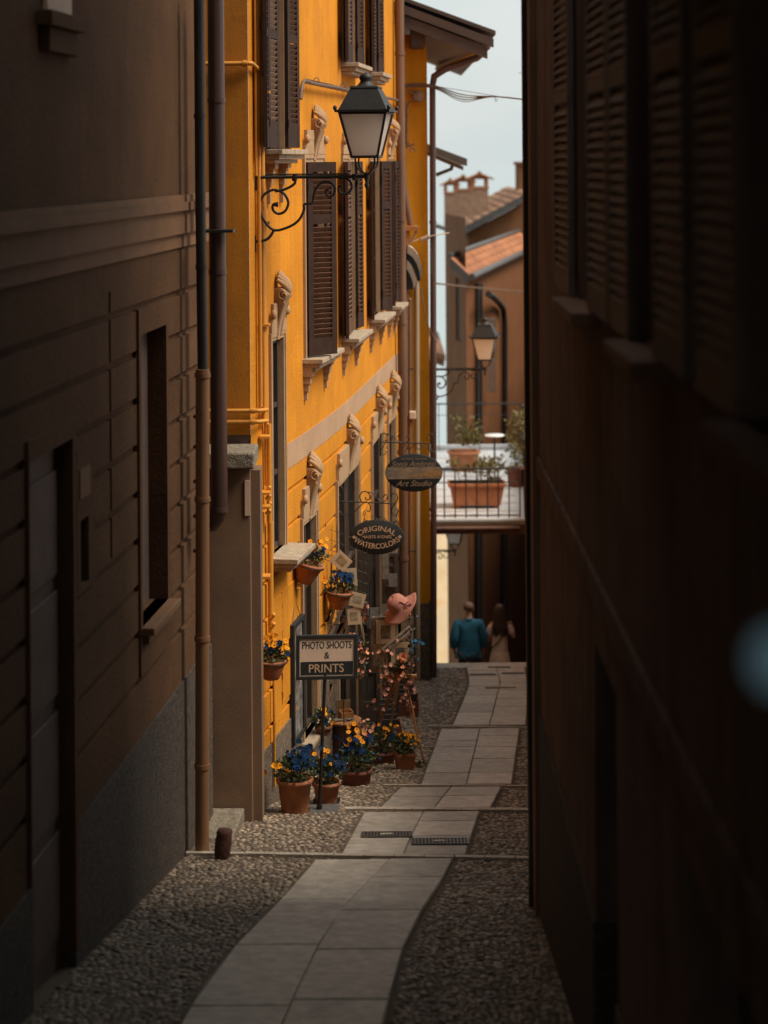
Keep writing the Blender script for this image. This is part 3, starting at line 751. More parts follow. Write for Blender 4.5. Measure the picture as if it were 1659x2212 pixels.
# pipes at its corner
def pipe(name,label_mat,path,r,bands,parent,n=12,br=1.15):
    mb=MB(); mb.tube(path,r,n)
    for z in bands:
        k=None
        for p,q in zip(path,path[1:]):
            if min(p[2],q[2])<=z<=max(p[2],q[2]): k=Vector(p).lerp(Vector(q),(z-p[2])/(q[2]-p[2]) if q[2]!=p[2] else 0); break
        if k: mb.tube([k-Vector((0,0,.02)),k+Vector((0,0,.02))],r*br,n)
    return mb.build(name,Mt[label_mat],parent)
Yp=16.38
a_=PY(437,-30,Yp); b_=PY(438,802,Yp); c_=PY(437,1850,Yp)
pipe('black_pipe','pipe_black',[(b_.x-.01,Yp,a_.z),(b_.x-.01,Yp,b_.z+1.5),(b_.x,Yp,b_.z)],.045,[b_.z+.9,b_.z+2.2],lh)
pipe('tan_pipe','pipe_tan',[(b_.x,Yp-.02,b_.z+.02),(c_.x,Yp-.02,c_.z-.05)],.060,[b_.z-.03,b_.z-1.1,b_.z-2.3,b_.z-3.4],lh)
mb=MB()
for v in (900,965,1040,1115,1190): 
    q=PY(421,v,16.35); mb.ball(q,.018,6)
mb.build('pipe_clip',Mt['pipe_brown'],lh)
Yb=16.62
a_=PY(470,-30,Yb); b_=PY(474,1105,Yb)
path=[(b_.x,Yb,a_.z),(b_.x,Yb,b_.z+2),(b_.x,Yb,b_.z+.05),(b_.x-.02,Yb,b_.z-.04),(b_.x-.07,Yb+.03,b_.z-.11),(b_.x-.16,Yb+.06,b_.z-.13)]
pipe('plum_downpipe','pipe_plum',path,.073,[b_.z+3.6,b_.z+2.1,b_.z+.02],lh,br=1.1)
m=MB(); q=PY(468,500,16.4); m.box(q.x-.1,q.x+.14,16.42,16.66,q.z-.012,q.z+.012); m.build('pipe_bracket',Mt['pipe_black'],lh)
# doorstep slab and clay drain shoe
g0=G(498,1814); mb=MB(); y0=g0.y; zs=gz(y0)+.02
xr=PY(502,1800,y0).x; xr2=PY(528,1762,17.75).x
mb.hexa([(xr-.7,y0,zs-.6),(xr,y0,zs-.6),(xr2,17.76,zs-.6),(xr-.7,17.76,zs-.6)],[(xr-.7,y0,zs),(xr,y0,zs),(xr2,17.76,zs),(xr-.7,17.76,zs)])
tag(mb.build('doorstep',Mt['capstone'],bevel=.012),'grey stone doorstep below the yellow house entrance pier','step')
g0=G(478,1858); mb=MB(); M=T3(g0.x,g0.y+.05,g0.z)@Matrix.Rotation(.12,4,'Y')
mb.lathe([(0,0),(.07,0),(.082,.03),(.088,.15),(.08,.23),(.085,.25),(.07,.29),(.03,.30),(0,.295)],9,M@Matrix.Rotation(.4,4,'Z')@Matrix.Scale(.85,4),0,1,.8)
tag(mb.build('clay_drain_shoe',mat('sooty_clay',(.085,.032,.02),.9,.5,14,.5,50)),'rust red rounded clay drain shoe at the foot of the tan pipe','drain')
# =============== near house on the right (in front of everything, deep shade)
FR=Fac([(1.13,14.5),(1.10,8),(1.08,-12)])
rh=empty('dark_house',(1.2,14,gz(14)),'nearest house on the right, almost black in shade with closed shutters','house')
RE=FR.L[-1]
def RA(u,v=1106.): # arc for a column on the right wall
    x=1.11; Y=x*FP/(u-U0-RO*(v-VH)); return 14.5-Y
rects=[(0,RE,bot,zc(4.1),.02,2),(0,RE,zc(2.35),zc(2.2),.02,0),(0,.45,bot,CZ+8,.045,1)]
for k,(u0,u1) in enumerate(((1262,1300),(1392,1448),(1640,1800))):
    a0,a1=RA(u0),RA(u1); rects.append((a0,a1,zc(.78),CZ+1.8,-.1,3)); rects.append((a0-.1,a0-.01,zc(.78),CZ+1.9,.02,1)); rects.append((a1+.01,a1+.1,zc(.78),CZ+1.9,.02,1))
for (u0,u1) in ((1282,1330),(1480,1640)):
    rects.append((RA(u0),RA(u1),bot,zc(2.6),-.2,3))
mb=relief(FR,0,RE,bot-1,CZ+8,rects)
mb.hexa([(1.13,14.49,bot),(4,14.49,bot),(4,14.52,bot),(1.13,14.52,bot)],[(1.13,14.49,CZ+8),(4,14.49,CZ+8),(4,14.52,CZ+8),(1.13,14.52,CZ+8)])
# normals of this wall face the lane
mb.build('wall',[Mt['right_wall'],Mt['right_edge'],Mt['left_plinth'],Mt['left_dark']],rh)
for (u0,u1) in ((1225,1258),(1300,1345),(1350,1392),(1450,1520),(1545,1640)):
    a0,a1=RA(u0),RA(u1); w_=a1-a0
    s_=MB(); M=Matrix(((0,-1,0,1.06),(-1,0,0,14.5-a0),(0,0,1,CZ-.78),(0,0,0,1)))
    leaf(s_,w_,2.4,M,mi=0,ms=0,slat=.05,st=.06)
    s_.build('shutter',Mt['right_shutter'],rh)
for (u0,u1) in ((1255,1305),(1385,1455),(1630,1810)):
    a0,a1=RA(u0),RA(u1); s_=MB(); s_.box(.95,1.12,14.5-a1,14.5-a0,CZ-.86,CZ-.79); s_.build('sill',Mt['right_edge'],rh,bevel=.008)
mb=MB(); q=PY(1163,1000,14.4)
mb.tube([(1.095,14.36,CZ+8),(1.10,14.36,CZ-4),(1.105,14.36,gz(14.4)-.1)],.052,10); mb.build('downpipe',Mt['pipe_black'],rh)
mb=MB(); mb.hexa([(.75,-9,CZ+8),(5,-9,CZ+8),(5,14.7,CZ+8),(.75,14.7,CZ+8)],[(.75,-9,CZ+8.2),(5,-9,CZ+9.5),(5,14.7,CZ+9.5),(.75,14.7,CZ+8.2)]); mb.build('roof',Mt['eave'],rh)
# unseen ceiling over the viewer, added to darken the foreground
mb=MB(); mb.box(-4.6,1.06,-7,SHADE_Y,CZ+1.08,CZ+1.5)
for k in range(9): mb.box(-4.5,1.05,SHADE_Y-.2-k*1.4-.1,SHADE_Y-.2-k*1.4+.1,CZ+.98,CZ+1.079)
po=mb.build('unseen_shade_ceiling',Mt['wood_dark'],rh)
# stand-in lamp added for an unidentified pale blue blur near the viewer
Yq=1.65; q=PY(1680,1425,Yq); mb=MB(); mb.ball(q,.020,14,0,1,1,1.25)
pq=mb.build('stand_in_lamp',Mt['pale_blue'],loc=q); tag(pq,'small round pale blue lamp standing in for an unidentified blur at the right edge','lamp')
mb=MB(); mb.tube([(1.09,Yq,q.z+.03),(q.x+.02,Yq,q.z+.03),(q.x+.005,Yq,q.z+.02)],.004,8); mb.build('bracket',Mt['iron'],pq)
# =============== unseen right-hand houses, their heights set to shape the sunlight in the lane
rw=empty('unseen_row_house',(2.4,20,gz(20)),'unseen low houses on the right of the lane, heights set to shade it','house')
FQ=Fac([(1.45,14.6),(2.72,31.5)]); FQ2=Fac([(2.72,31.4),(3.66,46.)]); FQ3=Fac([(5.6,46.02),(9.,66.)])
mb=relief(FQ,0,FQ.L[-1],-8,CZ+ROWTOP,[]); relief(FQ2,0,FQ2.L[-1],-20,CZ-6.2,[],0,mb); relief(FQ3,0,FQ3.L[-1],-20,CZ-3.4,[],0,mb)
mb.hexa([(2.73,31.39,-8),(7,31.39,-8),(7,31.41,-8),(2.73,31.41,-8)],[(2.73,31.39,CZ-3.4),(7,31.39,CZ-3.4),(7,31.41,CZ-1.2),(2.73,31.41,CZ-3.4)])
mb.hexa([(1.45,14.58,-8),(6,14.58,-8),(6,14.6,-8),(1.45,14.6,-8)],[(1.45,14.58,CZ+ROWTOP),(6,14.58,CZ+ROWTOP),(6,14.6,CZ+ROWTOP),(1.45,14.6,CZ+ROWTOP)])
mb.build('wall',Mt['far_brown'],rw)
mb=MB(); mb.hexa([(1.42,14.7,CZ+ROWTOP),(9,14.7,CZ+ROWTOP+1),(9,31.3,CZ+ROWTOP+1),(2.70,31.3,CZ+ROWTOP)],[(1.42,14.7,CZ+ROWTOP+.15),(9,14.7,CZ+ROWTOP+1.2),(9,31.3,CZ+ROWTOP+1.2),(2.70,31.3,CZ+ROWTOP+.15)]); mb.hexa([(2.7,31.45,CZ-6.2),(9,31.45,CZ-6),(9,45.9,CZ-6),(3.62,45.9,CZ-6.2)],[(2.7,31.45,CZ-6.1),(9,31.45,CZ-5.9),(9,45.9,CZ-5.9),(3.62,45.9,CZ-6.1)]); mb.hexa([(5.57,46,CZ-3.4),(12,46,CZ-2.8),(14,66,CZ-2.8),(8.95,66,CZ-3.4)],[(5.57,46,CZ-3.3),(12,46,CZ-2.7),(14,66,CZ-2.7),(8.95,66,CZ-3.3)]); mb.build('roof',Mt['roof'],rw)
# =============== second yellow house, end-on at the bend
h2=empty('yellow_corner_house',(.45,29.6,gz(29.4)),'narrow bright yellow corner house with deep brown eaves and metal downpipes','house')
Y2=29.3; xa=.20; xb=PY(927,800,Y2).x
mb=MB(); z2=PY(900,95,Y2).z+.15; zb2=PY(915,1303,Y2).z
F2=Fac([(xa,Y2),(xb,Y2),(xb+.02,41.)])
mb=relief(F2,0,F2.L[-1],-2,z2,[(0,99,-2,zb2,.0,1)])
mb.build('wall',[Mt['yellow2'],Mt['plinth']],h2)
# roof: verge slopes down to the street side
mb=MB()
def vr(u,v,Y=28.75): return PY(u,v,Y)
def slab(mb,pts,Y0,Y1,th,mi=0):
    lo=[(pts[0].x,Y0,pts[0].z-th),(pts[1].x,Y0,pts[1].z-th),(pts[1].x,Y1,pts[1].z-th),(pts[0].x,Y1,pts[0].z-th)]
    hi=[(x,y,z+th) for x,y,z in lo]; mb.hexa(lo,hi,mi)
A=vr(820,-26); B=vr(1071,66)
slab(mb,(A,B),28.78,38,.06)
e=B.copy(); 
A2=vr(820,-8); B2=vr(1066,84); slab(mb,(A2,B2),28.70,28.80,.13)
A3=vr(820,14); B3=vr(1053,102); slab(mb,(A3,B3),28.74,28.90,.17)
mb.build('roof',Mt['eave'],h2)
mb=MB(); A4=vr(820,12); B4=vr(1050,100); slab(mb,(A4,B4),28.9,38,.035); 
for k in range(26): # soffit boards
    y=29.0+k*.34; 
mb.build('soffit',Mt['eave'],h2)
mb=MB(); q0=PY(885,66,29.0); q1=PY(918,104,29.0); mb.box(q0.x,q1.x,28.9,29.8,q1.z,q0.z+.2); mb.build('rafter_end',Mt['eave'],h2,bevel=.03)
mb=MB(); ga=PY(1050,100,29.2); gb=PY(948,148,37.0)
mb.tube([ga,ga.lerp(gb,.5),gb],.075,10)
Yd=29.22
mb.build('gutter',Mt['pipe_brown'],h2)
q=PY(934,165,Yd); mb=MB()
c0=PY(1046,112,29.2); c1=PY(1030,125,29.2); c2=PY(960,150,29.2); c3=PY(938,165,29.2)
mb.tube([c0,c1,c2,c3,(q.x,Yd,q.z-.15),(PY(936,700,Yd).x,Yd,PY(936,700,Yd).z),(PY(937,1462,Yd).x,Yd,PY(937,1462,Yd).z)],[.05,.055,.055,.055,.048,.048,.048],12)
for v in (480,900,1100,1300): z=PY(935,v,Yd).z; x=PY(935,v,Yd).x; mb.tube([(x,Yd,z-.02),(x,Yd,z+.02)],.056,12)
mb.build('downpipe',Mt['pipe_plum'],h2)
for (u,v0,v1,r_,m_) in ((887,648,1340,.034,'pipe_tan'),(902,585,1468,.042,'pipe_grey')):
    mb=MB(); p=PY(u-2,v0,29.2); q=PY(u,v1,29.2); mb.tube([p,p.lerp(q,.5),q],r_,12); mb.ball(p,r_*1.15,8)
    mb.build('wall_pipe',Mt[m_],h2)
mb=MB(); mb.tube([PY(868,330,29.15),PY(872,400,29.1),PY(880,450,29.1),PY(889,497,29.1)],.05,10); mb.build('slanting_pipe',Mt['pipe_brown'],h2)
mb=MB(); mb.tube([PY(876,540,29.1),PY(875,900,29.1)],.045,10); mb.tube([PY(872,900,29.1),PY(871,1230,29.1)],.02,8); mb.build('wall_pipe',Mt['pipe_brown'],h2)
mb=MB(); p=PY(891,895,29.15); mb.box(p.x-.05,p.x+.05,29.1,29.2,p.z-.07,p.z+.05); mb.build('alarm_box',Mt['cream'],h2,bevel=.012)
mb=MB(); p=PY(903,208,29.2); M=T3(p.x,29.24,p.z)@Matrix.Rotation(R(90),4,'X'); mb.lathe([(0,.06),(.05,.06),(.085,.05),(.095,.03),(.09,-.05)],20,M); mb.build('junction_box',Mt['chim'],h2)
for (u,v) in ((876,797),(883,1190)):
    p=PY(u,v,29.1); mb=MB(); mb.tube([p,p+Vector((.12,0,0))],.012,6); mb.build('pipe_hook',Mt['iron'],h2)
# third eave further on
h3=empty('far_left_house',(.3,36,4),'house hidden behind the yellow corner, only its dark eave showing','house')
mb=MB(); A=PY(900,302,35); B=PY(1009,343,35); slab(mb,(A,B),35,41,.13); mb.build('roof',Mt['eave_dark'],h3)
mb=MB(); A=PY(900,318,35); B=PY(1001,360,35); slab(mb,(A,B),35.02,35.2,.07)
p0=PY(942,378,35.3); p1=PY(975,365,35.3); p2=PY(978,352,35.3); mb.tube([p0,p1,p2],.035,8); mb.build('eave_bracket',Mt['eave'],h3)
mb=MB(); mb.box(-1,.55,35.2,41,-4,PY(900,320,35).z); mb.build('wall',Mt['yellow2'],h3)
# =============== terrace bridging the lower lane
te=empty('terrace',(2,40,0),'white tiled roof terrace with a thin iron railing, bridging the lower lane','terrace')
s1,s2=110.,89.
zt=PY(1000,1122,FP/s1).z
L0=PY(900,1122,FP/s1); R0=PY(1133,1122,FP/s1); Ya,Yb_=FP/s1,FP/s2
mb=MB(); xl,xr_=L0.x-.3,R0.x
mb.hexa([(xl,Ya,zt-.1),(xr_,Ya,zt-.1),(xr_+.6,Yb_,zt-.1),(xl,Yb_,zt-.1)],[(xl,Ya,zt),(xr_,Ya,zt),(xr_+.6,Yb_,zt),(xl,Yb_,zt)])
mb.box(xl,xr_+.02,Ya-.06,Ya+.08,zt-.03,zt+.012)
mb.build('slab',Mt['terrace'],te)
mb=MB()  # diagonal tile joints
z=zt+.003
def clipseg(x0,y0,x1,y1):
    out=[]; 
    for k in range(41):
        t_=k/40; x=x0+(x1-x0)*t_; y=y0+(y1-y0)*t_
        if xl<x<xr_ and Ya+.09<y<Yb_: out.append((x,y))
    return (out[0],out[-1]) if len(out)>1 else None
for dirn in (-1,):
    for k in range(-30,60):
        c=clipseg(xl+k*.42-6*dirn*1.,Ya,xl+k*.42+6*dirn,Ya+12*.75)
        if c:
            (x0,y0),(x1,y1)=c; w_=.02; mb.add([(x0-w_,y0,z),(x0+w_,y0,z),(x1+w_,y1,z),(x1-w_,y1,z)],[(0,1,2,3)])
for k in range(1,10): y=Ya+k*.85; mb.add([(xl,y-.022,z+.001),(xr_,y-.022,z+.001),(xr_,y+.022,z+.001),(xl,y+.022,z+.001)],[(0,1,2,3)])
mb.build('tile_joints',Mt['tile_joint'],te)
mb=MB(); mb.box(xl,xr_+.02,Ya-.04,Ya+.3,zt-.28,zt-.102); mb.tube([(xl,Ya-.09,zt-.16),(xr_-.1,Ya-.09,zt-.16)],.045,8); mb.build('edge_beam',Mt['wood_dark'],te)
mb=MB()
def rail(mb,x0,y0,x1,y1,h=.98,pitch=.2,r=.014):
    mb.tube([(x0,y0,zt+h),(x1,y1,zt+h)],.02,6); mb.tube([(x0,y0,zt+h-.27),(x1,y1,zt+h-.27)],r*.8,6); mb.tube([(x0,y0,zt+.06),(x1,y1,zt+.06)],r,6)
    L_=math.hypot(x1-x0,y1-y0); n=int(L_/pitch)
    for i in range(n+1):
        k=i/n; mb.tube([(x0+(x1-x0)*k,y0+(y1-y0)*k,zt),(x0+(x1-x0)*k,y0+(y1-y0)*k,zt+h)],r,6)
rail(mb,xl,Ya+.1,xr_-.08,Ya+.1)
mb.build('front_railing',Mt['iron_thin'],te)
mb=MB(); 
rail(mb,xl,Yb_-.1,xr_+.55,Yb_-.1,h=1.15,pitch=.95,r=.010)
mb.build('rear_railing',Mt['iron_thin'],te); mb=MB()
q=PY(1131,1000,FP/93.); mb.tube([(q.x+.0,FP/93.,zt),(q.x,FP/93.,zt+1.25)],.05,8); mb.ball((q.x,FP/93.,zt+1.32),.055,8)
mb.build('rail_post',Mt['iron_thin'],te)
mb=MB(); mb.box(xl,xr_+.5,Yb_,Yb_+.15,zt-.3,zt+.13); mb.build('parapet',Mt['terrace'],te)
# =============== far houses
hh=empty('sienna_house',(3,48,-8),'sienna brown house behind the terrace, with tiled roofs and a black downpipe','house')
C0=P(1010,1106,88.); Lf=P(966,1106,82.); Rt=P(1150,1106,66.)
FH=Fac([(Lf.x,Lf.y),(C0.x,C0.y),(Rt.x,Rt.y)])
def hz(u,v,s): return P(u,v,s).z
ze=hz(1010,596,88)
FH1=Fac([(C0.x,C0.y),(Rt.x,Rt.y)]); FH0=Fac([(Lf.x-.0,Lf.y),(C0.x,C0.y)])
ztop=hz(1010,470,88)
mb=relief(FH1,0,FH1.L[-1],-14,ze-.02,[]); mb.build('front_wall',Mt['far_brown'],hh)
aw=FH0.L[-1]
mb=relief(FH0,0,aw,-14,ztop,[(aw*.55,aw*.8,zc(9.2),zc(7.3),-.08,1),(aw*.5,aw*.75,zc(4.6),zc(3.0),-.06,1)]); mb.build('side_wall',[Mt['far_beige'],Mt['dim']],hh)
# lower lean-to roof of orange tiles on the front
def on(F,u,n,v): 
    a=F.a(u,v); q=F.pt(a,n,0); p,_=F.at(a); return F.pt(a,n,PY(u,v,q.y).z)
dirf=(Vector((Rt.x,Rt.y,0))-Vector((C0.x,C0.y,0))).normalized(); nf=Vector((dirf.y,-dirf.x,0))
ev=.10; 
e0=Vector((C0.x,C0.y,0))+nf*ev-dirf*.25; zE=CZ-(598-345)/(FP/e0.y)
t0=Vector((C0.x,C0.y,0))-nf*.36-dirf*.25; zT=zE+.42
Lh=FH1.L[-1]+.2
def tri_tiles(mb,o,du,dv,nu,nv,r,mi=0):
    "rows of half round tiles; o corner, du along eave, dv up the slope"
    n=du.cross(dv).normalized(); 
    if n.z<0: n=-n
    wu=du.normalized(); step=du.length/nu; hstep=dv/nv
    for i in range(nu):
        for j in range(nv):
            c=o+wu*(step*(i+.5))+hstep*j
            ring=[]
            for k in range(6):
                a=pi*k/5; ring.append(wu*(math.cos(a)*step*.5)+n*(math.sin(a)*r))
            vs=[c+q+n*.018 for q in ring]+[c+hstep*1.08+q*.94-n*.0 for q in ring]
            mb.add(vs,[(k,k+1,k+7,k+6) for k in range(5)]+[(0,5,4,3,2,1)],mi,True)
E=Vector((e0.x,e0.y,zE)); Tp=Vector((t0.x,t0.y,zT))
mb=MB(); tri_tiles(mb,E,dirf*Lh,Tp-E,int(Lh/.24),3,.06)
mb.hexa([E-Vector((0,0,.12)),E+dirf*Lh-Vector((0,0,.12)),Tp+dirf*Lh-Vector((0,0,.12)),Tp-Vector((0,0,.12))],[E,E+dirf*Lh,Tp+dirf*Lh,Tp])
mb.build('lean_to_roof',Mt['roof_orange'],hh)
mb=MB(); mb.tube([E+nf*.08+Vector((0,0,-.02)),E+nf*.08+dirf*Lh+Vector((0,0,-.02))],.09,8); mb.tube([Tp+Vector((0,0,.08)),Tp+dirf*Lh+Vector((0,0,.08))],.07,6)
mb.hexa([E-dirf*.06-Vector((0,0,.2)),E-dirf*.0-Vector((0,0,.2)),Tp-Vector((0,0,.2)),Tp-dirf*.06-Vector((0,0,.2))],[E-dirf*.06+Vector((0,0,.06)),E+Vector((0,0,.06)),Tp+Vector((0,0,.06)),Tp-dirf*.06+Vector((0,0,.06))])
mb.build('gutter',Mt['eave_dark'],hh)
# fat black downpipe dog-legging down the front
def fp(u,v,n=.12):
    a=FH1.a(u,v); q=FH1.pt(a,n,0); return Vector((q.x,q.y,PY(u,v,q.y).z))
mb=MB(); mb.tube([fp(1012,636,.5),fp(1030,640,.4),fp(1066,655,.16),fp(1078,668),fp(1081,700),fp(1081,1000),fp(1079,1440)],.085,10); mb.build('downpipe',Mt['pipe_black'],hh)
mb=MB()
for u,r_ in ((1024,.07),(1032,.03)): mb.tube([fp(u,612,.1),fp(u-1,1440,.1)],r_,8)
mb.build('corner_pipe',Mt['pipe_black'],hh)
# barred window
mb=MB()
for u in (1034,1037.5,1041,1045,1049): mb.tube([fp(u,690,.25),fp(u,845,.25)],.02,5)
for v in (690,845): mb.tube([fp(1033,v,.25),fp(1050,v,.25)],.02,5)
mb.build('window_bars',Mt['steel'],hh)
# upper block with chimneys
ub=empty('chimney_house',(3,52,2),'house with weathered tile roof and three hooded chimneys on the skyline','house')
sA=66.
mb=MB(); A=P(990,497,sA); B=P(1142,415,sA); 
yb=73.
dz_=Vector((0,yb-A.y,0))
n0=(B-A)
tri_tiles(mb,A,Vector((0,yb-A.y,0)),n0,58,9,.035)
mb.hexa([A-Vector((0,0,.14)),B-Vector((0,0,.14)),B+dz_-Vector((0,0,.14)),A+dz_-Vector((0,0,.14))],[A,B,B+dz_,A+dz_]); mb.build('roof',Mt['roof'],ub)
mb=MB(); mb.hexa([A-Vector((0,.08,.24)),B-Vector((0,.08,.24)),B-Vector((0,-.1,.24)),A-Vector((0,-.1,.24))],[A-Vector((0,.08,-.0)),B-Vector((0,.08,-.0)),B-Vector((0,-.1,-.0)),A-Vector((0,-.1,-.0))])
mb.build('verge_board',Mt['eave_dark'],ub)
mb=MB(); g=A+Vector((-.05,-.1,-.1)); mb.tube([g,g+dz_],.09,8); g2=P(941,489,sA*.97); mb.tube([P(990,503,sA),P(941,487,sA)],.07,8); mb.build('gutter',Mt['eave_dark'],ub)
mb=MB(); y_=A.y+.35; mb.box(A.x+.35,7.6,y_,yb-.4,-13,A.z-.2); 
pts=[(A.x+.35,A.z-.2),(7.6,A.z-.2),(7.6,B.z+.8)]
def tri(y): return [(A.x+.35,y,A.z-.22),(7.6,y,A.z-.22),(7.6,y,A.z-.15+(7.6-A.x)*(n0.z/n0.x)-.14),(A.x+.35,y,A.z-.15+.35*(n0.z/n0.x)-.14)]
mb.hexa(tri(y_-.01),tri(y_+.3)); mb.build('wall',Mt['far_beige'],ub)
def rz(x): return A.z+(x-A.x)*n0.z/n0.x
for i,(u,v0,v1,w_,Yc) in enumerate(((973,383,448,26,69.5),(1001,376,452,33,67.6),(1036,371,452,36,64.5))):
    p=PY(u,v1,Yc); s_=FP/Yc; hw=w_/s_/2; zT_=PY(u,v0+34,Yc).z
    ch=MB(); zb=rz(p.x)-.4
    ch.box(p.x-hw,p.x+hw,Yc-hw,Yc+hw,zb,zT_-.05); cc=ch.build('chimney',Mt['chim'],ub)
    c2=MB(); c2.box(p.x-hw*1.08,p.x+hw*1.08,Yc-hw*1.08,Yc+hw*1.08,zT_-.048,zT_+.04)
    for sx_ in (-1,1):
        for sy_ in (-1,1): c2.box(p.x+sx_*hw*.8-.06,p.x+sx_*hw*.8+.06,Yc+sy_*hw*.8-.06,Yc+sy_*hw*.8+.06,zT_+.041,zT_+.28)
    zz=zT_+.282
    for sx_ in (-1,1):
        c2.hexa([(p.x,Yc-hw*1.3,zz+.17),(p.x+sx_*hw*1.65,Yc-hw*1.3,zz-.03),(p.x+sx_*hw*1.65,Yc+hw*1.3,zz-.03),(p.x,Yc+hw*1.3,zz+.17)],[(p.x,Yc-hw*1.3,zz+.23),(p.x+sx_*hw*1.65,Yc-hw*1.3,zz+.03),(p.x+sx_*hw*1.65,Yc+hw*1.3,zz+.03),(p.x,Yc+hw*1.3,zz+.23)])
    c2.add([(p.x-hw*1.2,Yc-hw*.95,zz-.0),(p.x+hw*1.2,Yc-hw*.95,zz-.0),(p.x,Yc-hw*.95,zz+.19)],[(0,1,2)]); c2.add([(p.x-hw*1.2,Yc+hw*.95,zz-.0),(p.x+hw*1.2,Yc+hw*.95,zz-.0),(p.x,Yc+hw*.95,zz+.19)],[(0,2,1)])
    c2.tube([(p.x,Yc-hw*1.35,zz+.23),(p.x,Yc+hw*1.35,zz+.23)],.05,6)
    c2.build('chimney_hood',Mt['roof_orange'],cc)
# tall pier rising at the right
pw=P(1130,500,62.); mb=MB(); x0=P(1119,500,62.).x; x1=P(1146,500,62.).x; mb.box(x0,x1,pw.y,pw.y+1.2,hz(1130,560,62.)-1,hz(1130,356,62.)); mb.box(x0-.06,x1,pw.y-.06,pw.y+1.26,hz(1130,356,62.)+.002,hz(1130,353,62.)+.06)
tag(mb.build('chimney_stack',Mt['far_beige'],bevel=.02),'tall plain plastered stack rising beside the dark house corner','chimney')
# pale sunlit facade at the foot of the lane, and a scrap of tiled eave
FC=Fac([(-3,84),(1.6,84.6),(4.6,87.6)])
mb=relief(FC,0,FC.L[-1],-22,P(950,1148,FP/84.).z,[]) if False else None
fc=empty('cream_house',(2,84,-17),'sunlit cream house glimpsed at the foot of the lane under the terrace','house')
zl=PY(950,1120,84.).z
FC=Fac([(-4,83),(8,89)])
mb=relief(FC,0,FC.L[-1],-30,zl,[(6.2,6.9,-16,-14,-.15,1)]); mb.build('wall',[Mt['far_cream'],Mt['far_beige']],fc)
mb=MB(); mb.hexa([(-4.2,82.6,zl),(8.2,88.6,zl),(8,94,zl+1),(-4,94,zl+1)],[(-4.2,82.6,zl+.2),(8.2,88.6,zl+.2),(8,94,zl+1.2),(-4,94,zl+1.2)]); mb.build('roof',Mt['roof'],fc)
dh=empty('tile_eave_house',(1,62,-4),'small tiled eave seen between the dark downpipe and the far corner','house')
mb=MB(); A=PY(930,757,58.); B=PY(962,768,58.); slab(mb,(A,B),58,66,.16); A=PY(930,770,58.); B=PY(960,780,58.); slab(mb,(A,B),58.1,66,.18); mb.build('roof',Mt['roof'],dh)
mb=MB(); p=PY(938,790,58.); mb.box(p.x-3,p.x,58.4,66,-16,p.z+.1); mb.build('wall',Mt['far_beige'],dh)
# =============== helpers for small things
def fit_text(mb,txt,M,w,h,mi=0,shear=0.,sp=1.,arc=None,bold=0.):
    "lettering scaled to w x h, centred, on the plane x,z facing -y"
    vs,fs=text_flat(txt,1.,1.,sp,shear)
    x0=min(v[0] for v in vs);x1=max(v[0] for v in vs);y0=min(v[1] for v in vs);y1=max(v[1] for v in vs)
    kx=w/(x1-x0); ky=h/(y1-y0); cx=(x0+x1)/2; cy=(y0+y1)/2
    out=[]
    for x,z in vs:
        x=(x-cx)*kx; z=(z-cy)*ky
        if arc:
            r,sg=arc; a=x/r; x=math.sin(a)*(r+sg*z); z=sg*(math.cos(a)*(r+sg*z)-r)
        out.append((x,0,z))
    mb.add(out,fs,mi,False,M)
    if bold:
        for i,dx in enumerate((-bold,bold)): mb.add([(x+dx,-.0003*(i+1),z) for x,y,z in out],fs,mi,False,M)
def spiral(cx,cz,r0,r1,a0,a1,n=22,y=0.):
    return [(cx+(r0+(r1-r0)*i/n)*math.cos(a0+(a1-a0)*i/n),y,cz+(r0+(r1-r0)*i/n)*math.sin(a0+(a1-a0)*i/n)) for i in range(n+1)]
def smooth(pts,k=6):
    "Catmull-Rom through the points"
    P_=[Vector(p) for p in pts]; P_=[P_[0]*2-P_[1]]+P_+[P_[-1]*2-P_[-2]]; out=[]
    for i in range(1,len(P_)-2):
        a,b,c,d=P_[i-1:i+3]
        for j in range(k):
            t_=j/k; out.append(.5*((2*b)+(c-a)*t_+(2*a-5*b+4*c-d)*t_*t_+(3*b-a-3*c+d)*t_**3))
    out.append(P_[-2]); return out
def leaves(mb,c,rx,ry,rz,n,size,rg,mi=0,up=.5):
    for i in range(n):
        while True:
            q=Vector((rg.uniform(-1,1),rg.uniform(-1,1),rg.uniform(-1,1)))
            if q.length<1: break
        p=Vector(c)+Vector((q.x*rx,q.y*ry,q.z*rz))
        d=Vector((q.x+rg.uniform(-.7,.7),q.y+rg.uniform(-.7,.7),q.z+up+rg.uniform(-.6,.6)))
        if d.length<.05: d=Vector((0,0,1))
        d.normalize(); sd_=d.cross(Vector((rg.uniform(-1,1),rg.uniform(-1,1),rg.uniform(-1,1)))).normalized(); nn=d.cross(sd_)
        L_=size*rg.uniform(.6,1.3); w_=L_*.32
        mb.add([p,p+d*L_*.5+sd_*w_+nn*w_*.3,p+d*L_,p+d*L_*.5-sd_*w_+nn*w_*.3],[(0,1,2),(0,2,3)],mi)
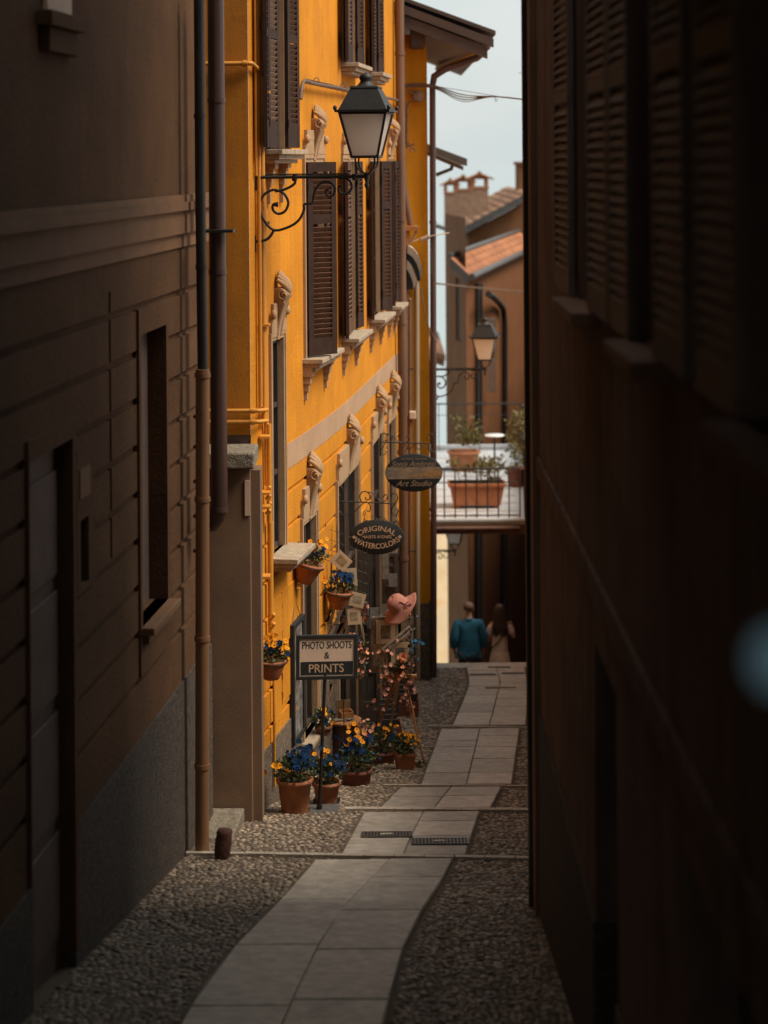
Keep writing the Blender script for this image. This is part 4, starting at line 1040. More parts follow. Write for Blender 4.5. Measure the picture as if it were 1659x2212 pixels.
def bloom(mb,p,d,r,rg,mi=0,mc=None,pet=5,cup=.25):
    d=Vector(d).normalized(); a_=d.orthogonal().normalized(); b_=d.cross(a_); ph=rg.uniform(0,6)
    for k in range(pet):
        a=ph+2*pi*k/pet; e=a_*math.cos(a)+b_*math.sin(a); f=a_*-math.sin(a)+b_*math.cos(a); rr=r*rg.uniform(.8,1.15)
        vs=[p,p+e*rr*.5+f*rr*.48+d*rr*cup*.5,p+e*rr*.95+f*rr*.42+d*rr*cup*rg.uniform(.5,1.6),p+e*rr*1.08+d*rr*cup,p+e*rr*.95-f*rr*.42+d*rr*cup*rg.uniform(.5,1.6),p+e*rr*.5-f*rr*.48+d*rr*cup*.5]
        mb.add(vs,[(0,1,2,3),(0,3,4,5)],mi,True)
    if mc is not None: mb.ball(p+d*r*.12,r*.2,4,mc)
def blooms(parent,c,rx,ry,rz,cols,size,rg,name='blossom'):
    "cols: list of (material, count); one part per colour"
    for mt_,n,(ox,oy,oz) in cols:
        mb=MB()
        for i in range(int(n*1.4)):
            q=Vector((rg.gauss(0,.45),rg.gauss(0,.45)-.25,rg.uniform(.1,1.)))
            p=Vector(c)+Vector((q.x*rx+ox,q.y*ry+oy,q.z*rz+oz))
            bloom(mb,p,(q.x*.8+rg.uniform(-.4,.4),-.8+rg.uniform(-.5,.4),.5+rg.uniform(-.3,.5)),size*rg.uniform(.8,1.2),rg,0,1)
        mb.build(name,[Mt[mt_],Mt['wood_dark']],parent)
def pot_mesh(r,h,M,taper=.74,rim=.035,square=False):
    mb=MB()
    prof=[(0,.0),(r*taper,0),(r*taper*1.02,.01),(r*.97,h-rim),(r*1.06,h-rim),(r*1.08,h-rim*.6),(r*1.06,h),(r*.93,h),(r*.9,h-.05),(0,h-.05)]
    if square: mb.lathe([(a*1.18,z) for a,z in prof],4,M@Matrix.Rotation(pi/4+.25,4,'Z'),smooth=False)
    else: mb.lathe(prof,32,M)
    return mb
def plant_pot(label,loc,r,h,fol,cols,rg,cat='flower pot',tilt=0.,square=False,taper=.74,mat_='terra',group=None,bs=.028,saucer=False,leafm='leaf',fh=.12,ls=.05,spread=1.15):
    e=empty('flower_pot',loc,label,cat,group)
    M=Matrix.Translation(Vector(loc))@Matrix.Rotation(tilt,4,'Y')
    p=pot_mesh(r,h,M,taper,square=square).build('pot',Mt[mat_],e)
    s_=MB(); s_.lathe([(0,h-.045),(r*.9,h-.04)],16,M); s_.build('soil',Mt['soil'],e)
    top=M@Vector((0,0,h))
    f=MB(); leaves(f,top+Vector((0,0,fh*.5)),r*spread,r*spread,fh*.8,fol,ls,rg,0); 
    for i in range(max(4,fol//25)):
        a=rg.uniform(0,6.28); q=Vector((math.cos(a)*r*.8,math.sin(a)*r*.8,fh*rg.uniform(.5,1.2))); f.tube([top,top+q*.6+Vector((0,0,.02)),top+q],.0025,4)
    f.build('foliage',Mt[leafm],e)
    blooms(e,top+Vector((0,0,fh*.45)),r*spread,r*spread,fh*.95,cols,bs*.82,rg)
    if saucer:
        s_=MB(); s_.lathe([(0,.0),(r*.95,.0),(r*1.02,.03),(r*.98,.03),(r*.9,.012),(0,.012)],24,Matrix.Translation(Vector(loc))); s_.build('saucer',Mt['black_board'],e)
    return e
# =============== wrought iron wall lanterns
def lantern_at(loc,label,group='wrought iron wall lanterns along the lane'):
    e=empty('wall_lantern',loc,label,'street lamp',group); O=Matrix.Translation(Vector(loc))
    k=1/226.
    def q(u,v,y=0.): return ((u-552)*k,y,(383-v)*k)   # measured on the nearest lantern
    b=MB(); b.tube([q(548,383),q(800,383)],.017,8,O); b.tube([q(575,377),q(760,377)],.008,6,O)
    b.box(-.03,.02,-.02,.02,-.13,.04,O); b.box(-.04,.01,-.02,.02,q(0,546)[2],q(0,510)[2],O); b.ball(q(553,405),.022,6,0,1,1,1,O)
    for u in (640,770): b.tube([q(u,377),q(u,391)],.022,8,O)
    b.build('arm',Mt['iron'],e)
    s_=MB()
    s_.tube(smooth([q(552,524),q(575,520),q(586,511),q(593,499)],5),.014,7,O)
    sp=smooth([q(659,443),q(659,456),q(647,478),q(623,493),q(592,498),q(569,472),q(562,446),q(571,423),q(592,411),q(614,418),q(625,438),q(618,457),q(603,463),q(592,455),q(592,444),q(603,443)],6)
    s_.tube(sp,[.0135]*(len(sp)-8)+[.0135+.002*i for i in range(8)],7,O)
    s_.tube([q(659,443),q(668,441),q(678,441)],.014,6,O)
    s_.tube(smooth([q(678,441),q(684,413),q(698,396),q(716,394),q(727,407),q(724,422),q(712,425),q(707,415),q(713,410)],6),.0125,7,O)
    s_.tube(smooth([q(737,388),q(752,387),q(763,398),q(763,411),q(751,421),q(738,418),q(735,407),q(743,402)],6),.0125,7,O)
    s_.tube(smooth([q(596,414),q(614,411),q(632,403),q(641,394),q(634,387)],5),.0135,7,O)
    s_.build('scrollwork',Mt['iron'],e)
    cx=q(797,0)[0]; LM=O@Matrix.Translation((cx,0,0))@Matrix.Rotation(R(-9),4,'Z')
    def sq(r0,z0,r1,z1,mb,mi=0,cap=True):
        lo=[(-r0,-r0,z0),(r0,-r0,z0),(r0,r0,z0),(-r0,r0,z0)]; hi=[(-r1,-r1,z1),(r1,-r1,z1),(r1,r1,z1),(-r1,r1,z1)]; mb.hexa(lo,hi,mi,LM)
    zt,zb=q(0,243)[2],q(0,340)[2]; rt,rb=.225,.125
    h=MB(); sq(.265,zt,.265,zt+.022,h); sq(.235,zt+.022,.13,q(0,190)[2],h); sq(.14,q(0,190)[2],.13,q(0,186)[2],h)
    h.lathe([(.10,q(0,186)[2]),(.07,q(0,180)[2]),(.055,q(0,174)[2]),(.065,q(0,170)[2]),(.062,q(0,163)[2]),(.03,q(0,158)[2]),(.012,q(0,156)[2]),(0,q(0,155)[2])],16,LM)
    for x in (-.26,.26):
        for y in (-.26,.26): h.ball((x,y,zt+.04),.02,6,0,1,1,1.3,LM)
    h.build('hood',Mt['iron'],e)
    f=MB()
    for sx_ in (-1,1):
        for sy_ in (-1,1): f.tube([(sx_*rt,sy_*rt,zt),(sx_*rb,sy_*rb,zb)],.013,6,LM)
    for a in range(4):
        A=LM@Matrix.Rotation(a*pi/2,4,'Z'); f.tube([(-rb,-rb,zb),(rb,-rb,zb)],.015,6,A); f.tube([(-rt,-rt,zt-.01),(rt,-rt,zt-.01)],.013,6,A)
        f.tube(smooth([(rb*.75,-rb*.75,zb-.01),(rb*.7,-rb*.7,zb-.09),(.02,-.02,q(0,383)[2]+.02)],5),.009,6,A)
    f.build('cage',Mt['iron'],e)
    g=MB()
    for a in range(4):
        A=LM@Matrix.Rotation(a*pi/2,4,'Z'); i_=.008
        g.add([(-rb,-rb+i_,zb),(rb,-rb+i_,zb),(rt,-rt+i_,zt),(-rt,-rt+i_,zt)],[(0,1,2,3)],0,False,A)
    sqz=zb+.004; g.add([(-rb,-rb,sqz),(rb,-rb,sqz),(rb,rb,sqz),(-rb,rb,sqz)],[(0,1,2,3)],0,False,LM)
    g.build('glass',Mt['lampglass'],e)
    d=MB(); d.lathe([(0,q(0,413)[2]),(.012,q(0,409)[2]),(.026,q(0,402)[2]),(.014,q(0,396)[2]),(.03,q(0,386)[2]),(.02,q(0,374)[2])],12,O@Matrix.Translation((cx-.0,0,0))); d.build('pendant',Mt['iron'],e)
    return e
l1=PY(550,383,18.35)
lamp=lantern_at(l1,'nearest and largest black iron lantern, on a scrolled arm at the yellow house corner')
def copy_tree(o,parent=None):
    c=o.copy(); col.objects.link(c); c.parent=parent
    for ch in list(o.children): copy_tree(ch,c)
    return c
l2=copy_tree(lamp); p=PY(1047,798,36.4); l2.location=(p.x-1.075,p.y,p.z); l2['label']='smaller looking black iron lantern with a clear pale glass, above the roof terrace'
l3=copy_tree(lamp); p=PY(980,1190,46.); l3.location=(p.x-1.075+.02,p.y,p.z); l3['label']='dim iron lantern half hidden just beneath the terrace slab'
# =============== hanging oval signs
def bracket(e,u0,u1,v,Y,flip=1):
    mb=MB()
    def q(u,vv): return PY(u,vv,Y)
    return mb,q
def oval(e,c,w,h,name='board'):
    mb=MB(); M=Matrix.Translation(c)@Matrix.Rotation(R(90),4,'X')
    mb.lathe([(0,-.012),(.97,-.012),(1,-.008),(1,.008),(.97,.012),(0,.012)],64,M,0,w/2,h/2)
    return mb.build(name,Mt['black_board'],e)
YA=FP/184.
e=empty('oval_sign',PY(722,1085,YA),'black oval watercolour sign with cream letters hanging on chains from a curled iron bracket','sign','oval shop signs')
c=PY(814,1160,YA); bd=oval(e,c,118/184.,75/184.)
tx=MB(); M=Matrix.Translation(c+Vector((0,-.0145,0)))
fit_text(tx,'ORIGINAL',M@T3(0,0,.105),.47,.062,arc=(.40,1),bold=.0016); fit_text(tx,'MASITS A\'GNES',M@T3(0,0,.005),.345,.036,bold=.0008); fit_text(tx,'WATERCOLORS',M@T3(0,0,-.105),.55,.062,arc=(.42,-1),bold=.0016)
for sx_ in (-1,1):
    for k in range(4):
        a=pi/2*k; tx.ball((sx_*.268+math.cos(a)*.012,0,math.sin(a)*.012),.009,5,0,1,.2,1,M)
tx.build('lettering',Mt['cream_text'],bd)
mb=MB(); q=lambda u,v:PY(u,v,YA)
mb.tube([q(722,1082),q(735,1083),q(856,1088)],.008,6)
mb.tube([q(721.5,1040),q(721.5,1128)],.009,6)
r_=.0065
for pts in ([(722,1062),(727,1052),(738,1052),(742,1064),(736,1072),(730,1066)],[(742,1066),(736,1082),(724,1096),(722,1112),(732,1118),(738,1108),(730,1104)],
            [(735,1112),(748,1112),(765,1106),(779,1092),(790,1084),(800,1092),(798,1104),(790,1102)],[(782,1086),(777,1072),(784,1062),(795,1064),(800,1076),(792,1080),(789,1074)],
            [(790,1062),(806,1066),(818,1080),(828,1084),(838,1076),(833,1068),(827,1074)],[(845,1074),(848,1066),(857,1068),(858,1080),(849,1094),(846,1106),(854,1114),(860,1104),(855,1098)]):
    mb.tube(smooth([q(u,v) for u,v in pts],5),r_,6)
mb.build('bracket',Mt['iron_thin'],e)
mb=MB()
for u,v0,v1 in ((787,1104,1136),(858,1108,1138)):
    n=4
    for i in range(n):
        z0=v0+(v1-v0)*i/n; z1=v0+(v1-v0)*(i+1)/n; p0=q(u,z0); p1=q(u,z1+2); w_=.013
        dx=Vector((w_,0,0)) if i%2==0 else Vector((0,w_,0)); m=(p0+p1)/2
        mb.tube(smooth([p0,m+dx,p1,m-dx,p0],3),.0035,5)
mb.build('chain',Mt['iron_thin'],e)
mb=MB()
for pts in ([(787,1137),(786,1128),(792,1124),(797,1130),(792,1134)],[(793,1124),(806,1128),(812,1118),(806,1114),(803,1119)],[(860,1139),(861,1130),(855,1126),(850,1132),(854,1136)],[(855,1126),(842,1130),(836,1126),(830,1118),(822,1116),(816,1122),(822,1126)],[(812,1120),(824,1126),(830,1122)]):
    mb.tube(smooth([q(u,v) for u,v in pts],4),.005,5)
mb.build('crest_scroll',Mt['iron_thin'],e)
# second sign
YB=FP/156.
e=empty('oval_sign',PY(820,958,YB),'black oval art studio sign with a painted lakeside strip and script lettering','sign','oval shop signs')
c=PY(894,1021,YB); w_,h_=124/156.,82/156.; bd=oval(e,c,w_,h_)
M=Matrix.Translation(c+Vector((0,-.0145,0)))
tx=MB(); fit_text(tx,'Hand Painted   Hand Made',M@T3(.0,0,.195),.36,.022,shear=.3); fit_text(tx,'Sonia Ambrosi',M@T3(0,0,.125),.62,.075,shear=.45); fit_text(tx,'Art Studio',M@T3(.0,0,-.145),.50,.078,shear=.45)
tx.build('lettering',Mt['script_paint'],bd)
pic=mat('painted_lake_view',(.16,.14,.12),.7,.4,9,c2=(.34,.22,.12),stretch=(1,1,3)); town=mat('painted_town',(.30,.15,.05),.7,.5,30,c2=(.5,.27,.09))
mb=MB()
def strip(z0,z1,x0,x1,y,mi,n=30):
    vs=[];fs=[]
    for i in range(n+1):
        x=x0+(x1-x0)*i/n; lim=h_/2*.97*math.sqrt(max(0,1-(x/(w_/2*.985))**2)); a=max(z0,-lim); b=min(z1,lim)
        if b<a: b=a
        vs+=[(x,y,a),(x,y,b)]
    mb.add(vs,[(2*i,2*i+2,2*i+3,2*i+1) for i in range(n)],mi,False,M)
strip(-.085,.08,-w_/2*.975,w_/2*.975,0,0); 
rr=random.Random(4)
for i in range(24):
    x=-.06+i*.0185; h1=.0+.10*(i/24)**.8*rr.uniform(.6,1); strip(-.055+.01*rr.random(),-.045+h1,x,x+.017,-.0012-.0003*(i%3),1,3)
mb.build('painted_view',[pic,town],bd)
mb=MB(); q=lambda u,v:PY(u,v,YB)
mb.tube([q(822,955),q(930,958)],.009,6); mb.tube([q(821.5,932),q(821.5,985)],.010,6)
for pts in ([(822,945),(826,936),(835,938),(836,950),(829,952)],[(836,952),(828,965),(822,975),(828,983),(835,976),(829,972)],[(829,938),(845,938),(856,950),(872,957),(884,950),(882,942),(876,945)],
            [(838,957),(832,946),(840,938),(848,945),(842,951)],[(872,957),(880,968),(873,974),(868,967),(874,964)],[(884,972),(893,962),(905,958),(910,968),(901,970),(899,963)],[(905,958),(918,966),(930,972),(939,980),(936,990)],[(925,952),(922,944),(929,936),(936,942),(931,949)],[(930,958),(924,966),(930,975)]):
    mb.tube(smooth([q(u,v) for u,v in pts],5),.006,6)
mb.tube([q(858,958),q(858,988)],.004,5); mb.tube([q(928,960),q(930,990)],.004,5)
mb.build('bracket',Mt['iron_thin'],e)
# =============== free-standing sign on a pole
b0=G(700,1752); Ys=b0.y; 
e=empty('pavement_sign',b0,'black framed cream board on a thin pole offering photo shoots and prints','sign')
mb=MB(); M=Matrix.Translation(b0+Vector((0,0,.0)))@Matrix.Rotation(.06,4,'Z'); mb.box(-.14,.14,-.12,.14,.0,.022,M); mb.build('base_plate',Mt['base_grey'],e,bevel=.004)
cB=PY(706,1419,Ys); pt=PY(702,1468,Ys)
mb=MB(); pl0=Vector((PY(690,1750,Ys).x,Ys,b0.z+.02)); mb.tube([pl0,(pt.x,Ys,pt.z+.05)],.017,10); mb.tube([pl0,pl0+Vector((0,0,.04))],.028,10); mb.build('pole',Mt['iron'],e)
BM=Matrix.Translation(cB)@Matrix.Rotation(.10,4,'Z')@Matrix.Rotation(.012,4,'Y'); w2,h2_=.298,.215
mb=MB(); t_=.034
mb.box(-w2,w2,-.02,.02,h2_-t_,h2_,BM); mb.box(-w2,w2,-.02,.02,-h2_,-h2_+t_,BM); mb.box(-w2,-w2+t_,-.0195,.0195,-h2_+t_,h2_-t_,BM); mb.box(w2-t_,w2,-.0195,.0195,-h2_+t_,h2_-t_,BM)
fr=mb.build('frame',Mt['black_board'],e,bevel=.004)
mb=MB(); mb.box(-w2+t_,w2-t_,-.008,.008,-h2_+t_,h2_-t_,BM); pn=mb.build('board',Mt['cream'],e)
mb=MB(); mb.box(-w2+t_+.012,w2-t_-.012,-.0105,-.0082,-h2_+t_+.012,-.042,BM); pk=mb.build('black_panel',Mt['black_board'],pn)
mb=MB(); TM=BM@T3(0,-.0092,0); fit_text(mb,'PHOTO SHOOTS',TM@T3(0,0,.118),.475,.070,bold=.0012); mb.build('lettering',Mt['ink'],pn); mb=MB(); fit_text(mb,'&',TM@T3(0,0,.018),.048,.062,bold=.001); mb.build('ampersand',Mt['ink'],pn)
mb=MB(); fit_text(mb,'PRINTS',BM@T3(-.005,-.0118,-.106),.335,.082,bold=.0014); mb.build('lettering',Mt['cream_text'],pn)
# =============== flower pots
rg=random.Random(11)
gpot='terracotta flower pots on the cobbles'
p=G(637,1755); plant_pot('largest round terracotta pot of dark blue and yellow pansies beside the sign pole',p,.168,.335,420,[('blue',34,(.05,0,.04)),('gold',5,(-.12,-.05,-.02))],rg,group=gpot,fh=.17,bs=.032)
p=G(705,1738); plant_pot('round terracotta pot in a black saucer just behind the sign pole',p+Vector((0,.05,0)),.135,.22,380,[('blue',30,(.03,0,.0)),('gold',7,(-.06,0,.08))],rg,group=gpot,saucer=True,fh=.17,bs=.028)
p=G(770,1694); plant_pot('wide low terracotta pot with blue pansies topped by golden ones',p,.165,.17,380,[('blue',34,(-.02,0,.05)),('gold',10,(-.05,0,.15))],rg,group=gpot,mat_='terra_dark',fh=.22,bs=.03,taper=.85)
p=G(825,1648); plant_pot('dark low pot with small orange blossoms behind the square pot',p,.16,.15,340,[('blue',12,(-.1,0,.05)),('gold',10,(.06,-.02,.05))],rg,group=gpot,mat_='terra_dark',fh=.19,bs=.022,taper=.85)
p=G(874,1662); plant_pot('square terracotta pot of small yellow flowers under the easel',p,.125,.20,520,[('gold',22,(.05,0,.02)),('blue',12,(-.09,0,.05))],rg,group=gpot,square=True,fh=.15,bs=.016,ls=.035)
p=G(903,1658); e=empty('creeping_plant',p,'tiny mat of yellow green plant on the cobbles by the easel foot','plant'); f=MB(); leaves(f,p+Vector((0,0,.02)),.09,.06,.03,160,.03,rg); f.build('foliage',Mt['leaf_olive'],e); blooms(e,p,.08,.05,.06,[('gold',5,(0,0,0))],.014,rg)
gw='flower pots hung on the yellow wall'
def wall_pot(label,c,r,h,tilt,cols,fol,yaw=0):
    e=empty('hanging_pot',c,label,'flower pot',gw); M=Matrix.Translation(Vector(c))@Matrix.Rotation(tilt,4,'Y')
    mb=MB(); mb.lathe([(0,-h),(r*.5,-h),(r*.62,-h*.85),(r*.9,-h*.3),(r*.98,-.03),(r*1.06,-.03),(r*1.07,0),(r*.95,.0),(r*.9,-.04),(0,-.04)],28,M); mb.build('pot',Mt['terra'],e)
    mb=MB(); mb.lathe([(r*1.08,-.035),(r*1.1,-.03),(r*1.08,-.025)],24,M); mb.tube([M@Vector((-r*1.05,0,-.03)),Vector(c)+Vector((-r*1.5,.06,.03))],.005,5); mb.build('hanger',Mt['iron_thin'],e)
    top=M@Vector((0,0,0)); f=MB(); leaves(f,top+Vector((0,0,.05)),r*1.15,r,.09,fol,.045,rg); f.build('foliage',Mt['leaf'],e)
    blooms(e,top+Vector((0,0,.05)),r*1.1,r*.9,.13,cols,.026,rg); return e
c=PY(586,1424,18.35); wall_pot('lowest hung terracotta pot, yellow and blue pansies, left of the black framed picture',c,.145,.19,0,[('gold',16,(.03,0,.05)),('blue',12,(-.04,0,.0))],360)
c=PY(668,1215,19.9); wall_pot('tilted terracotta pot of blue pansies with yellow ones beside the grey stone sill',c,.155,.22,.28,[('blue',34,(-.02,0,.0)),('gold',8,(.09,0,.09))],300)
c=PY(733,1276,21.4); wall_pot('terracotta pot hung among the print rack, blue flowers over two yellow ones',c,.15,.20,.1,[('blue',30,(.02,0,.03)),('gold',7,(-.09,-.05,.0))],260)
c=FA.pt(FA.a(664),.16,FA.hit(664,1590)[1]); e=empty('window_flowers',c,'small pot of blue and yellow pansies on the low window ledge','flower pot'); 
pot_mesh(.09,.10,Matrix.Translation(c)).build('pot',Mt['terra_dark'],e); f=MB(); leaves(f,c+Vector((0,0,.17)),.12,.12,.10,240,.04,rg); f.build('foliage',Mt['leaf'],e); blooms(e,c+Vector((0,0,.12)),.12,.12,.14,[('blue',18,(0,0,0)),('gold',5,(0,0,.04))],.024,rg)
# =============== framed picture hung flat on the wall
a0=FA.a(622); a1=FA.a(646); zt_=FA.hit(634,1340)[1]; zb_=FA.hit(634,1600)[1]; M=FA.M((a0+a1)/2,zb_,.035); w_=(a1-a0)/2; h_=zt_-zb_
e=empty('framed_picture',M@Vector((0,0,0)),'tall black framed picture hung on the yellow wall left of the sign','picture frame')
mb=MB(); t_=.05
mb.box(-w_,w_,-.03,.02,h_-t_,h_,M); mb.box(-w_,w_,-.03,.02,0,t_,M); mb.box(-w_,-w_+t_,-.03,.0195,t_,h_-t_,M); mb.box(w_-t_,w_,-.03,.0195,t_,h_-t_,M); mb.build('frame',Mt['black_board'],e,bevel=.004)
mb=MB(); mb.box(-w_+t_,w_-t_,-.02,-.0,t_,h_-t_,M); mb.build('glazed_print',mat('glazed_grey_print',(.12,.11,.10),.12,.6,6,c2=(.4,.36,.32)),e)
mb=MB(); mb.tube([M@Vector((-w_*.7,-.01,h_)),M@Vector((0,-.03,h_+.22)),M@Vector((w_*.7,-.01,h_))],.004,4); mb.build('hanging_cord',Mt['iron_thin'],e)
# =============== print rack and its cards
Yr=FP/190.; q=lambda u,v,y=Yr:PY(u,v,y)
e=empty('print_rack',q(730,1640),'wire rack of sleeved prints standing against the wall behind the sign','display rack')
mb=MB()
for (u0,v0,u1,v1) in ((693,1240,682,1640),(716,1215,700,1640),(735,1250,745,1640),(703,1130,703,1500),(800,1250,792,1500)): mb.tube([q(u0,v0),q(u1,v1,Yr+.12)],.006,5)
for i in range(13): 
    v=1140+i*22; mb.tube([q(703,v,Yr+.2),q(795,v+34,Yr+.25)],.0028,4)
for i in range(9):
    u=706+i*11; mb.tube([q(u,1135,Yr+.2),q(u,1440,Yr+.2)],.0028,4)
for (u,v) in ((712,1204),(722,1250),(705,1262),(716,1290),(700,1318),(724,1340),(698,1370),(706,1395),(700,1520),(694,1560)):
    mb.tube([q(u-11,v+6),q(u-6,v-6),q(u+10,v-2),q(u+7,v+9),q(u-11,v+6)],.0042,5)
mb.build('wire_frame',Mt['iron_thin'],e)
mb=MB()
for (u0,v0,u1,v1,w_) in ((746,1308,706,1400,10),(733,1290,700,1400,8),(752,1355,722,1410,11),(756,1325,715,1470,5)):
    mb.hexa([q(u0,v0),q(u0-w_,v0+4),q(u0-w_,v0+4,Yr+.3),q(u0,v0,Yr+.3)],[q(u1,v1),q(u1-w_,v1+2),q(u1-w_,v1+2,Yr+.3),q(u1,v1,Yr+.3)])
mb.build('sleeved_prints',Mt['sleeve'],e)
for (u0,v0,u1,v1,w_,pk_) in ((762,1330,735,1400,22,0),(744,1345,712,1402,20,1),(728,1440,704,1530,14,2),(722,1475,700,1590,16,0),(708,1255,690,1400,12,2)):
    m=MB(); m.hexa([q(u0,v0,Yr+.02),q(u0-w_,v0+5,Yr+.02),q(u0-w_,v0+5,Yr+.03),q(u0,v0,Yr+.03)],[q(u1,v1,Yr+.02),q(u1-w_,v1+2,Yr+.02),q(u1-w_,v1+2,Yr+.03),q(u1,v1,Yr+.03)]); m.build('leaning_print',[mat('rack_print_%d'%pk_,((.22,.12,.08),(.10,.10,.13),(.16,.10,.06))[pk_],.2,.6,16,c2=((.5,.3,.22),(.38,.30,.26),(.42,.32,.22))[pk_])],e)
def card(label,u,v,Y,w,h,rot,pm,group='small mounted prints pegged to the wire grid',cat='print'):
    c=PY(u,v,Y); M=Matrix.Translation(c)@Matrix.Rotation(rot,4,'Y')
    e=empty('mounted_print',c,label,cat,group)
    m=MB(); m.box(-w/2,w/2,0,.004,-h/2,h/2,M); m.build('mount',Mt['paper'],e)
    m=MB(); m.box(-w*.28,w*.28,-.002,-.0005,-h*.22,h*.3,M); m.build('image',pm,e)
pms=[mat('print_ink_%s'%n_,c1,.6,.5,9,c2=c2_) for n_,c1,c2_ in (('umber',(.10,.06,.03),(.45,.3,.15)),('ochre',(.30,.17,.04),(.5,.42,.3)),('slate',(.06,.07,.08),(.42,.36,.28)))]
card('diamond-tilted small print highest on the wire grid',737,1212,Yr-.05,.20,.17,.75,pms[0])
card('upright print with a pencil sketch hanging under the oval watercolour sign',756,1247,Yr-.06,.16,.20,-.08,pms[2])
card('slightly tilted print with a little building hanging below the rack pot',772,1403 and 1296+0,Yr-.07,.17,.16,.25,pms[1])
card('lowest print on the grid, with a yellow patch',765,1332,Yr-.06,.15,.18,-.06,pms[1])
# =============== shop door leaves standing open
def leaf_door(u0,u1,v0,v1,Y,bars):
    a=PY(u0,v0,Y); b=PY(u1,v1,Y); m=MB(); t_=.05; x0,x1,z0,z1=a.x,b.x,b.z,a.z
    m.box(x0,x0+t_,Y,Y+.05,z0,z1); m.box(x1-t_,x1,Y,Y+.05,z0,z1); m.box(x0+t_,x1-t_,Y+.002,Y+.048,z1-t_,z1); m.box(x0+t_,x1-t_,Y+.002,Y+.048,z0,z0+.25)
    for v in bars: z=PY(u0,v,Y).z; m.box(x0+t_,x1-t_,Y+.004,Y+.046,z-.02,z+.02)
    d=m.build('shop_door_leaf',Mt['door_dark'],house,bevel=.004)
    m=MB(); m.box(x0+t_,x1-t_,Y+.02,Y+.028,z0+.25,z1-t_); m.build('pane',Mt['sleeve_dark'],d)
Mt['sleeve_dark']=glass_mat('smoky_door_glass',(.055,.045,.038),.1)
Mt['sleeve_pale']=glass_mat('reflecting_door_glass',(.20,.18,.155),.15)
leaf_door(772,822,1170,1560,22.9,(1350,1452)); leaf_door(824,862,1195,1540,24.9,(1222,1268,1400))
for i,(u,v,w_,h_,Y_,l_) in enumerate(((833,1222,.09,.35,24.85,'tall pale poster in the shop door glass'),(849,1253,.11,.17,24.85,'square pale notice in the far shop door'),(806,1335,.14,.25,22.85,'grey slanted poster inside the near shop door'),(832,1330,.09,.30,24.85,'mottled grey poster low in the far shop door'))):
    c=PY(u,v,Y_); m=MB(); m.box(c.x-w_/2,c.x+w_/2,Y_,Y_+.006,c.z-h_/2,c.z+h_/2); tag(m.build('poster',mat('faded_poster',(.16,.145,.125),.5,.4,14),loc=c),l_,'poster')
# =============== easel with prints, label and hat
g1=G(917,1650); Ye=g1.y+.15
tp=PY(868,1440,Ye); e=empty('easel',Vector((tp.x,Ye,gz(Ye))),'orange wood tripod easel wound with pink blossom','easel')
def fl(u,v): return G(u,v)
for a,b in (((866,1440),g1),((862,1440),G(800,1628)),((866,1430),G(838,1600))):
    m=MB(); A=PY(a[0],a[1],Ye); B=Vector(b); d_=(B-A); off=Vector((.014,0,0))
    for sg in (-1,1): m.tube([A+off*sg,A+d_*.55+off*sg],.0105,6)
    m.tube([A+d_*.5,A+d_*.97],.0125,6); 
    m.build('leg',Mt['wood'],e)
    m=MB(); m.tube([A+d_*.965,B],.010,6); m.build('ferrule',Mt['iron'],e)
m=MB(); a=PY(820,1458,Ye); b=PY(900,1458,Ye); m.box(a.x,b.x,Ye-.06,Ye+.0,a.z-.02,a.z+.01); a=PY(860,1330,Ye+.1); b=PY(866,1330,Ye+.1); m.box(a.x,b.x,Ye+.02,Ye+.05,PY(860,1470,Ye).z,PY(860,1340,Ye).z); m.build('ledge',Mt['wood'],e)
# display board behind
sE=FP/Ye
def panel(name,label,u0,u1,v0,v1,Y,m_,im=None,cat='print',th=.008):
    a=PY(u0,v1,Y); b=PY(u1,v0,Y); c=Vector(((a.x+b.x)/2,Y,a.z)); e_=empty(name,c,label,cat)
    m=MB(); m.box(a.x,b.x,Y,Y+th,a.z,b.z); m.build('mount',m_,e_)
    if im:
        m=MB(); w_=b.x-a.x; h_=b.z-a.z; m.box(a.x+w_*.24,a.x+w_*.76,Y-.002,Y-.0003,a.z+h_*.22,a.z+h_*.80,None); m.build('image',im,e_)
    return e_
shore=mat('pebble_shore_print',(.05,.045,.04),.6,.6,14,c2=(.34,.25,.16)); bluep=mat('blue_wash_print',(.07,.10,.13),.6,.5,9,c2=(.40,.33,.24))
collage=mat('painted_collage',(.10,.09,.08),.5,.5,5,c2=(.36,.24,.13),stain=(.08,.12,.17),sscale=9)
panel('display_board','large painted board behind the easel prints, blue and ochre washes',801,893,1333,1452,Ye+.02,collage,None,'display board',.012)
panel('mounted_print','upper mounted print of pebbles on a shore, on the easel',813,853,1340,1391,Ye-.01,Mt['paper'],shore)
panel('mounted_print','lower mounted print with a blue wash, right side of the easel',845,884,1388,1441,Ye-.012,Mt['paper'],bluep)
panel('mounted_print','lower left mounted print in orange and blue at the easel',806,838,1392,1440,Ye-.008,mat('orange_wash_print',(.12,.11,.10),.5,.5,7,c2=(.45,.26,.12)),None)
m=MB(); a=PY(803,1334,Ye); b=PY(884,1329,Ye); m.tube([a,b],.007,6); tag(m.build('hanging_rod',Mt['steel']),'thin shiny rod under the pink hat','rod')
c=PY(858,1381,Ye-.04); M=Matrix.Translation(c)@Matrix.Rotation(-.70,4,'Y'); e_=empty('label_strip',c,'slanted white strip with blue lettering across the easel prints','sign')
m=MB(); m.box(-.205,.205,0,.003,-.034,.034,M); m.build('card',mat('white_card',(.60,.48,.36),.6,.08,6),e_); m=MB(); fit_text(m,'Only Original Watercolors',M@T3(0,-.0012,0),.38,.042,bold=.0009); m.build('lettering',mat('blue_ink',(.03,.07,.16),.6,.1,8),e_)
